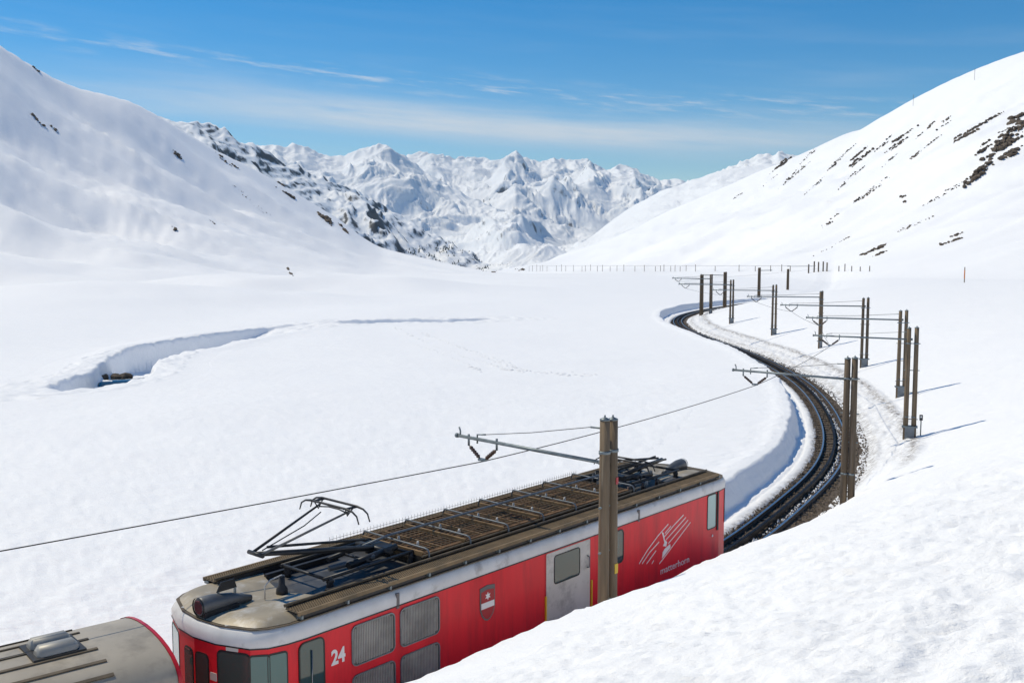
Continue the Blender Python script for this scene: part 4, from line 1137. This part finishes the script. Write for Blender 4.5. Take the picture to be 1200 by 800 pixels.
# side walkways: perforated treads on a frame with brackets
for sg in (-1, 1):
    xa, xb = (0.0, 13.85) if sg < 0 else (0.0, 13.5)
    y0_, y1_ = sg * 1.40, sg * 1.05
    wk = MB().bx(xa, xb, y0_, y1_, 3.775, 3.785).build('walkway', M['tand'], LOC)
    mb = MB(); x = xa + 0.02
    while x < xb:                                                     # raised studs of the anti-slip tread
        for k in range(7):
            mb.box((x + (0.022 if k % 2 else 0), sg * (1.085 + k * 0.046), 3.79), (0.026, 0.036, 0.012))
        x += 0.046
    tag(mb.build('tread_studs', M['tan'], wk), kind='stuff')
    MB().bx(xa, xb, sg * 1.415, sg * 1.375, 3.735, 3.80).build('walkway_edge', M['tan'], wk)
    MB().tube([(xa, sg * 1.03, 3.83), (xb, sg * 1.03, 3.83)], 0.03, 8).build('walkway_tube', M['tand'], wk)
    MB().bx(xa + 0.05, xb - 0.05, sg * 1.36, sg * 1.28, ZR, 3.735).build('walkway_kerb', M['black'], wk)
    MB().bx(xa + 0.05, xb - 0.05, sg * 1.06, sg * 1.0, ZR, 3.80).build('walkway_inner_kerb', M['black'], wk)
    x = xa + 0.06
    while x < xb:
        MB().bx(x - 0.02, x + 0.02, sg * 1.435, sg * 1.30, 3.675, 3.735).build('walkway_bracket', M['galv'], wk); x += 0.985
# resistor banks with bar tops
BK = [(3.35 + k * 1.18, 3.35 + k * 1.18 + 1.12) for k in range(6)]
for k, (xa, xb) in enumerate(BK):
    cg = MB().bx(xa, xb, -0.86, 0.86, ZR + 0.01, 3.86).build('resistor_bank', M['rustd'], LOC)
    MB().bx(xa + 0.02, xb - 0.02, -0.9, -0.84, 3.84, 3.92).build('bank_rail', M['rust'], cg); MB().bx(xa + 0.02, xb - 0.02, 0.84, 0.9, 3.84, 3.92).build('bank_rail', M['rust'], cg)
    MB().bx(xa, xa + 0.05, -0.88, 0.88, 3.86, 3.95).build('bank_end', M['brass'], cg)
    MB().bx(xa + 0.54, xa + 0.57, -0.86, 0.86, 3.87, 3.94).build('bank_divider', M['brass'], cg)
    mb = MB(); rnd = random.Random(k)
    for i in range(34):
        y = -0.82 + i * 0.05
        mb.bx(xa + 0.06, xa + 0.53, y, y + 0.02, 3.86, 3.90 + rnd.uniform(-0.02, 0.02)); mb.bx(xa + 0.58, xb - 0.02, y + 0.01, y + 0.03, 3.86, 3.90 + rnd.uniform(-0.02, 0.02))
    tag(mb.build('resistor_coils', M['rust'], cg), kind='stuff')
    mb = MB()
    for i in range(9):
        x = xa + 0.1 + i * 0.12
        mb.tube([(x, -0.84, 3.93), (x, 0.84, 3.935)], 0.005, 4, False)
    for i in range(12):
        mb.tube([(xa, -0.8 + i * 0.145, 3.94), (xb, -0.8 + i * 0.145, 3.94)], 0.005, 4, False)
    tag(mb.build('guard_mesh', M['tand'], cg), kind='stuff')
    mb = MB()
    for yy in (-0.45, 0.1):
        mb.tube([(xa + 0.3, yy, 3.93), (xa + 0.3, yy, 4.02)], [0.035, 0.02], 8)
    mb.build('support_insulator', M['ceram'], cg)
# conduit hoops and the long bus pipe
hx = [3.45 + k * 1.17 for k in range(7)]
for k, x in enumerate(hx):
    MB().tube([(x, -0.97, ZR + 0.02), (x, -0.97, 3.93), (x, -0.93, 3.985), (x, -0.86, 4.0), (x, 0.86, 4.02), (x + 0.02, 0.94, 4.0), (x + 0.02, 0.98, 3.93), (x + 0.02, 0.98, ZR)], 0.019, 8).build('conduit_hoop', M['pipe'], LOC)
MB().tube([(2.7, 0.12, 4.02), (3.4, 0.12, 4.09), (10.6, 0.12, 4.09), (11.0, 0.12, 4.0)], 0.028, 8).build('bus_pipe', M['pipe'], LOC)
MB().tube([(3.3, -0.93, 3.88), (10.7, -0.93, 3.88)], 0.022, 8).build('cable_pipe', M['tand'], LOC)
# mesh guard standing along the far side
gd = MB()
for z in np.arange(3.84, 4.06, 0.055): gd.tube([(2.6, 0.985, z), (10.7, 0.985, z)], 0.004, 4, False)
x = 2.6
while x < 10.7: gd.tube([(x, 0.985, 3.83), (x, 0.985, 4.06)], 0.004, 4, False); x += 0.09
tag(gd.build('side_guard_mesh', M['tand'], LOC), kind='stuff')
# small resistor feet, cable loop and valve at the cowl
MB().tube([(0.62, -0.12, ZR), (0.62, -0.12, ZR + 0.12), (0.62, -0.12, ZR + 0.18), (0.62, -0.12, ZR + 0.36)], [0.11, 0.1, 0.06, 0.055], 12).build('lead_in_insulator', M['black'], LOC)
MB().tube([(0.2, -0.2, ZR + 0.05), (0.2, -0.2, ZR + 0.28), (0.32, -0.19, ZR + 0.36), (0.62, -0.12, ZR + 0.36)], 0.014, 6).build('cable_loop', M['ceram'], LOC)


def pantograph(raised, x0, flip):
    """x0: base pivot; flip = -1 reaches towards the front"""
    root = LOC; mt = M['panto']; f = flip

    def X(v): return x0 + f * v
    fr = MB()
    for yy in (-0.62, 0.62): fr.tube([(X(-0.45), yy, 3.92), (X(1.75), yy, 3.9)], 0.035, 8)
    for xx in (-0.4, 0.5, 1.7): fr.tube([(X(xx), -0.62, 3.9), (X(xx), 0.62, 3.9)], 0.03, 8)
    base_f = fr.build('pantograph_base', mt, root)
    for xx in (-0.4, 1.6):
        for yy in (-0.62, 0.62):
            MB().tube([(X(xx), yy, ZR), (X(xx), yy, ZR + 0.06), (X(xx), yy, ZR + 0.1), (X(xx), yy, ZR + 0.14), (X(xx), yy, ZR + 0.18), (X(xx), yy, 3.92)], [0.075, 0.06, 0.08, 0.055, 0.075, 0.04], 10).build('base_insulator', M['black'], base_f)
    MB().tube([(X(-0.3), -0.3, 3.98), (X(0.9), -0.3, 3.88)], 0.07, 10).build('spring_cylinder', mt, base_f)
    MB().tube([(X(-0.2), 0.3, 3.98), (X(0.9), 0.3, 3.88)], 0.05, 10).build('spring_cylinder', mt, base_f)
    MB().tube([(X(0.3), -0.34, 3.93), (X(1.2), -0.1, 3.86)], 0.055, 10).build('drive_cylinder', M['pantog'], base_f)
    MB().tube([(X(0), -0.5, 3.97), (X(0), 0.5, 3.97)], 0.055, 10).build('pivot_shaft', mt, base_f)
    MB().box((X(-0.15), 0.0, 3.95), (0.3, 0.5, 0.12)).build('pivot_box', mt, base_f)
    if raised:
        kn = Vector((X(2.72), 0, 4.47)); hd = Vector((X(0.98), 0, WZ - 0.11))
        a = MB().tube([(X(0), 0, 3.97), tuple(kn)], [0.06, 0.045], 10).build('lower_arm', mt, root)
        MB().tube([(X(0.05), 0.22, 4.1), (X(2.4), 0.12, 4.5)], 0.026, 8).build('control_rod', mt, root)
        MB().tube([(kn.x, -0.2, kn.z), (kn.x, 0.22, kn.z)], 0.04, 8).build('knee_joint', mt, a)
        for sg in (-1, 1):
            MB().tube([(kn.x, sg * 0.12, kn.z), (hd.x, sg * 0.42, hd.z - 0.02)], [0.028, 0.02], 8).build('upper_arm', mt if sg > 0 else M['pantog'], root)
        MB().tube([(kn.x + 0.2, 0.1, kn.z), (hd.x - 0.5, 0.25, hd.z - 0.3), (hd.x - 0.05, 0.32, hd.z - 0.14)], 0.011, 6).build('steady_rod', mt, root)
        hz = hd
    else:
        a = MB().tube([(X(0), 0, 3.97), (X(1.9), 0, 4.08)], [0.06, 0.05], 10).build('lower_arm', mt, root)
        for sg in (-1, 1):
            MB().tube([(X(1.9), sg * 0.12, 4.1), (X(0.05), sg * 0.42, 4.27)], [0.03, 0.024], 8).build('upper_arm', mt, root)
        MB().tube([(X(0.1), 0.22, 4.05), (X(1.8), 0.15, 4.16)], 0.025, 8).build('control_rod', mt, root)
        hz = Vector((X(0.1), 0, 4.30))
    # collector head
    for dx in (-0.13, 0.13):
        st = MB().tube([(hz.x + dx, -0.86, hz.z - 0.16), (hz.x + dx, -0.8, hz.z - 0.02), (hz.x + dx, -0.68, hz.z + 0.045), (hz.x + dx, -0.5, hz.z + 0.07), (hz.x + dx, 0.5, hz.z + 0.07), (hz.x + dx, 0.68, hz.z + 0.045), (hz.x + dx, 0.8, hz.z - 0.02), (hz.x + dx, 0.86, hz.z - 0.16)], [0.012, 0.015, 0.018, 0.024, 0.024, 0.018, 0.015, 0.012], 8).build('collector_strip', mt, root)
    for yy in (-0.5, -0.44, 0.44, 0.5):
        MB().tube([(hz.x - 0.14, yy, hz.z + 0.055), (hz.x + 0.14, yy, hz.z + 0.055)], 0.014, 6).build('collector_bar', mt, root)
    for sg in (-1, 1):
        MB().tube([(hz.x - 0.1, sg * 0.45, hz.z + 0.05), (hz.x - 0.03, sg * 0.42, hz.z - 0.09), (hz.x + 0.1, sg * 0.45, hz.z + 0.05)], 0.014, 6).build('collector_spring', mt, root)
    MB().tube([(hz.x, -0.42, hz.z - 0.06), (hz.x, -0.15, hz.z - 0.02), (hz.x, 0.15, hz.z - 0.02), (hz.x, 0.42, hz.z - 0.06)], 0.014, 6).build('apex_tube', mt, root)


pantograph(True, 2.9, -1)
pantograph(False, 11.35, 1)
# cabling around the folded pantograph
rnd = random.Random(3)
for k in range(7):
    xx = 10.6 + rnd.uniform(0, 1.8); yy = rnd.uniform(-0.7, 0.6)
    MB().tube([(xx, yy, ZR), (xx, yy, ZR + 0.25), (xx + 0.15, yy + 0.1, ZR + 0.36), (xx + 0.5, yy + rnd.uniform(-.2, .3), ZR + 0.3), (xx + 0.62, yy + 0.1, ZR + 0.03)], 0.022, 6).build('roof_cable', M['black'], LOC)
for k in range(5):
    xx = 10.75 + k * 0.32; MB().tube([(xx, -0.62 + 0.1 * (k % 2), ZR), (xx, -0.62 + 0.1 * (k % 2), ZR + 0.22)], [0.05, 0.03], 8).build('support_insulator', M['ceram'] if k % 2 else M['insul'], LOC)
MB().bx(12.3, 13.1, -0.95, -0.5, ZR, ZR + 0.09).build('roof_box', M['deck'], LOC)
MB().bx(1.1, 2.3, -0.8, -0.72, ZR, ZR + 0.12).build('base_beam', M['black'], LOC)
MB().bx(0.9, 2.6, 0.72, 0.8, ZR, ZR + 0.12).build('base_beam', M['black'], LOC)

# ------------------------------------------------------------------ coach behind the railcar
sE = -8.55; p, t, r = tpos(sE); p2, t2, r2 = tpos(sE - 12.0)
dv_ = (p - p2) / np.linalg.norm(p - p2)
CO = empty('passenger_coach', (float(p[0]), float(p[1]), 0), math.atan2(dv_[1], dv_[0]))
tag(CO, 'red coach with ribbed grey roof coupled behind the railcar', 'coach')
CW = 1.4; zt_, ze_ = 3.57, 2.92; LN = 14.5


def csec(x, k=1.0, n=15, dz=0.0):
    P = []
    for i in range(n):
        a = math.pi * i / (n - 1); y = -math.cos(a) * CW * k; P.append((x, y, ze_ + (zt_ - ze_) * math.sin(a) ** 0.75 + dz))
    return P


mb = MB(); mb.grid([csec(x) for x in (-LN, -8, -4, -1.45, -0.7, -0.06)], True); mb.build('roof', M['croof'], CO)
mb = MB(); mb.grid([csec(-0.06, 1.012, dz=0.012), csec(0.0, 1.012, dz=0.012)], True); mb.grid([csec(0.0, 1.012, dz=0.012), csec(0.0, 0.97, dz=-0.03)], False)
mb.build('roof_end_trim', M['redd'], CO)
MB().bx(-LN, -0.08, -CW, CW, 0.8, ze_ - 0.002).build('body_shell', M['red'], CO)
P = [(y, z - 0.02) for _, y, z in csec(0, 0.97)]; MB().prism([(-CW, 0.8)] + P + [(CW, 0.8)], 'x', -0.1, -0.012).build('end_wall', M['red'], CO)
MB().bx(-LN, -0.06, -CW - 0.012, -CW + 0.05, ze_ - 0.06, ze_ + 0.03).build('gutter', M['rubber'], CO)
for k in range(9):
    a = math.pi * (k + 1) / 10
    y = -math.cos(a) * CW; z = ze_ + (zt_ - ze_) * math.sin(a) ** 0.75
    rbm = MB(); rbm.box((-LN / 2 - 0.48, y, z + 0.004), (LN - 0.96, 0.055, 0.034), rx=math.atan2(-(zt_ - ze_) * 0.75 * math.cos(a), -CW * math.sin(a)) if False else math.atan2((zt_ - ze_) * 0.9 * math.cos(a), CW * max(0.3, math.sin(a)))); rbm.build('roof_rib', M['tand'], CO)
for yy in (0.16, -0.22):
    vt = MB(); sec = []
    for x in (-1.82, -1.76, -1.26, -1.2):
        q = 0.6 if x in (-1.82, -1.2) else 1.0
        sec.append([(x, yy - 0.15 * q, zt_ - 0.02), (x, yy - 0.14 * q, zt_ + 0.1 * q), (x, yy - 0.07 * q, zt_ + 0.16 * q), (x, yy + 0.07 * q, zt_ + 0.16 * q), (x, yy + 0.14 * q, zt_ + 0.1 * q), (x, yy + 0.15 * q, zt_ - 0.02)])
    vt.grid(sec, True); vt.f.append((0, 1, 2, 3, 4, 5)); vt.sm.append(False); vt.f.append((18, 19, 20, 21, 22, 23)); vt.sm.append(False)
    vt.build('roof_vent', M['fin2'], CO)
MB().bx(-1.9, -1.12, -0.42, 0.36, zt_ - 0.01, zt_ + 0.025).build('vent_base', M['black'], CO)
lm = MB().prism([(0.0, 2.6), (0.24, 2.72), (0.24, 2.8), (0.0, 2.86)], 'y', 0.35, 0.75).build('end_lamp_hood', M['redd'], CO)
MB().tube([(-0.02, 0.55, 2.5), (0.1, 0.55, 2.5)], 0.07, 10).build('end_lamp', M['black'], CO)
for k in range(6):
    w = MB().bx(-2.2 - k * 2.0 - 1.4, -2.2 - k * 2.0, -CW - 0.008, -CW + 0.02, 1.7, 2.5).build('coach_window', M['glass'], CO)
MB().bx(-LN, -0.2, -1.1, 1.1, 0.35, 0.8).build('underframe', M['black'], CO)

# ------------------------------------------------------------------ distant line of posts, markers
far_posts = []
xs = [620, 624, 629, 633, 636, 641, 652, 658, 663, 672, 682, 686, 692, 700, 706, 715, 723, 731, 744, 755, 768, 774, 778, 786, 791, 797, 804, 815, 838, 866, 885, 903, 916, 926]
P_, ok = hit(xs, [318.0] * len(xs), 260, 1250)
pm = MB().tube([(0, 0, -1.5), (0, 0, 5.0)], 0.12, 6).build('line_post', M['wood2'])
for k in range(len(xs)):
    o = pm if k == 0 else pm.copy()
    if k: col.objects.link(o)
    o.location = P_[k]; o.scale = (1, 1, (0.8 + 0.35 * ((k * 7) % 5) / 5) * P_[k][1] / 800)
    tag(o, 'thin dark post in the distant row across the valley floor', 'post', 'distant row of posts across the valley floor')
far_posts = [P_[k] for k in range(len(xs)) if ok[k]]
fw = MB(); q0 = Vector(far_posts[0])
fw.tube([Vector(q) + Vector((0, 0, 4.3 * q[1] / 800)) - q0 for q in far_posts], 0.04, 4); fwo = fw.build('line_wire', M['wire']); fwo.location = q0
tag(fwo, 'faint wire strung along the distant row of posts', 'wire')
# stubby mast tops beyond the crest on the right
for k, (px, py, hh) in enumerate([(947.5, 320, 2.6), (954, 319, 3.2), (959, 318.5, 2.9), (964.5, 318, 2.9), (969, 318, 2.6), (983, 318, 1.6), (990, 318, 2.2), (998, 318, 1.6), (1008, 318, 1.4), (1019, 318, 1.6)]):
    P_, ok = hit([px], [py], 150, 900); d = P_[0][1] / 300
    o = MB().tube([(0, 0, -1.0), (0, 0, hh * d)], 0.2 * d if k < 5 else 0.13 * d, 7).build('mast_head', M['wood2']); o.location = P_[0]
    tag(o, 'stubby mast head showing above the snow crest right of the far bend', 'mast', 'mast heads beyond the snow crest')
for (px, py, hh, lab, mm) in [(1130, 331, 1.9, 'lone orange topped marker stake on the right snow slope', 'wood'), (1142, 94, 8, 'tiny upright post high on the right hill', 'wood2'), (1070, 124, 8, 'tiny post just under the skyline of the right hill', 'wood2')]:
    P_, ok = hit([px], [py], 60, 1200)
    rt_ = empty('marker_stake', P_[0]); tag(rt_, lab, 'stake')
    MB().tube([(0, 0, -0.6), (0, 0, hh)], 0.06 if hh < 3 else 0.12, 6).build('stake_pole', M[mm], rt_)
    if hh < 3: MB().tube([(0, 0, hh * 0.25), (0, 0, hh * 0.8)], 0.075, 6).build('stake_band', M['orange'], rt_)
# small control box on a stake near the frontmost mast
bx0 = (19.35, 47.9); zz_ = h1(*bx0)
rt_ = empty('signal_box', (bx0[0], bx0[1], zz_)); tag(rt_, 'small grey line-side box right of the frontmost mast', 'box')
MB().tube([(0, 0, -0.4), (0, 0, 0.75)], 0.03, 6).build('box_post', M['galv'], rt_); MB().box((0, 0, 0.85), (0.13, 0.1, 0.26)).build('box_case', M['black'], rt_); MB().box((-0.02, -0.054, 0.89), (0.07, 0.008, 0.09)).build('box_label', M['white'], rt_)

# ------------------------------------------------------------------ open hole in the stream bed
rnd = random.Random(9)


def on_stream(k, c):
    q = np.arange(len(CHP)); x = np.interp(k, q, CHP[:, 0]) + np.interp(k, q, ct[:, 1]) * c; y = np.interp(k, q, CHP[:, 1]) - np.interp(k, q, ct[:, 0]) * c
    return float(x), float(y)


P_ = []
for k_, c_ in ((70.5, -1.7), (71.6, -1.0), (72.5, -1.9), (73.4, -0.5), (74.2, -1.5), (75.0, -0.9), (75.8, -1.8), (76.6, -1.2), (73.0, -1.3), (71.0, -0.4)):
    k_ += 4.5; x_, y_ = on_stream(k_, c_); P_.append((x_, y_, h1(x_, y_) + 0.2))
P_ = np.array(P_)
for k in range(len(P_)):
    mb = MB(); sc = rnd.uniform(0.35, 0.7); rock_mesh(mb, (0, 0, 0), sc, sc * 0.7, sc * 0.55, rnd.uniform(0, 3), 900 + k)
    o = mb.build('boulder', M['rock'], None, recalc=False); o.location = P_[k]
    tag(o, 'dark wet boulder in the open hole of the snowed-over stream', 'boulder', 'boulders in the open stream hole')
wtr = MB(); wrow = []
for k_ in np.arange(68, 80, 0.75):
    zc_w = h1(*on_stream(k_, 0)) + 0.1
    wrow.append([(*on_stream(k_, c_), zc_w) for c_ in (-2.2, -1.0, 0.0, 1.0, 2.2)])
wtr.grid(wrow, True); wo = wtr.build('stream_water', M['water']); tag(wo, 'dark stream water in the open hole', kind='structure')

# footprints: low crumbs of kicked-up snow along trails on the field
rng = np.random.default_rng(21); V = []; F = []
trails = [[(462, 383), (490, 397), (520, 410), (560, 424), (600, 434), (660, 438), (700, 440)], [(485, 404), (510, 412), (540, 424), (565, 436)], [(490, 390), (520, 400), (550, 412), (580, 424), (620, 436)], [(500, 392), (540, 408), (575, 418), (605, 430)]]
q = []
for tr in trails:
    tr = np.array(tr, float); l = np.concatenate([[0], np.cumsum(np.linalg.norm(np.diff(tr, axis=0), axis=1))])
    for s_ in np.arange(0, l[-1], 4.2): q.append((np.interp(s_, l, tr[:, 0]) + rng.normal(0, 1.2), np.interp(s_, l, tr[:, 1]) + rng.normal(0, 0.8)))
P_, ok = hit([a for a, b in q], [b for a, b in q], 40, 160)
for c in P_:
    rr = rng.uniform(0.18, 0.32); b = len(V)
    for k in range(7): V.append(c + [rr * math.cos(k * 0.9), 0.8 * rr * math.sin(k * 0.9), -0.03])
    V.append(c + [0.03, 0, rng.uniform(0.08, 0.14)]); F += [(b + k, b + (k + 1) % 7, b + 7) for k in range(7)]
fo = np_mesh('trail_crumbs', np.array(V), np.array(F), M['snow'], True); tag(fo, 'trodden trails of footprints crossing the snow field', 'footprints', kind='stuff')

# ------------------------------------------------------------------ clear mountain air: slight blue haze with distance
HAZE = True
if HAZE:
    hb = MB().bx(-9500, 9500, -3000, 12500, -700, 1000).build('haze', None)
    hm = bpy.data.materials.new('haze_air'); hm.use_nodes = True; nt = hm.node_tree; nt.nodes.clear()
    o_ = N(nt, 'ShaderNodeOutputMaterial'); v_ = N(nt, 'ShaderNodeVolumePrincipled'); v_.inputs['Color'].default_value = (0.58, 0.79, 1.0, 1)
    v_.inputs['Density'].default_value = 0.000030; v_.inputs['Anisotropy'].default_value = 0.2
    nt.links.new(v_.outputs[0], o_.inputs['Volume']); hb.data.materials.append(hm)
    tag(hb, 'thin blue mountain haze over the valley', kind='stuff')
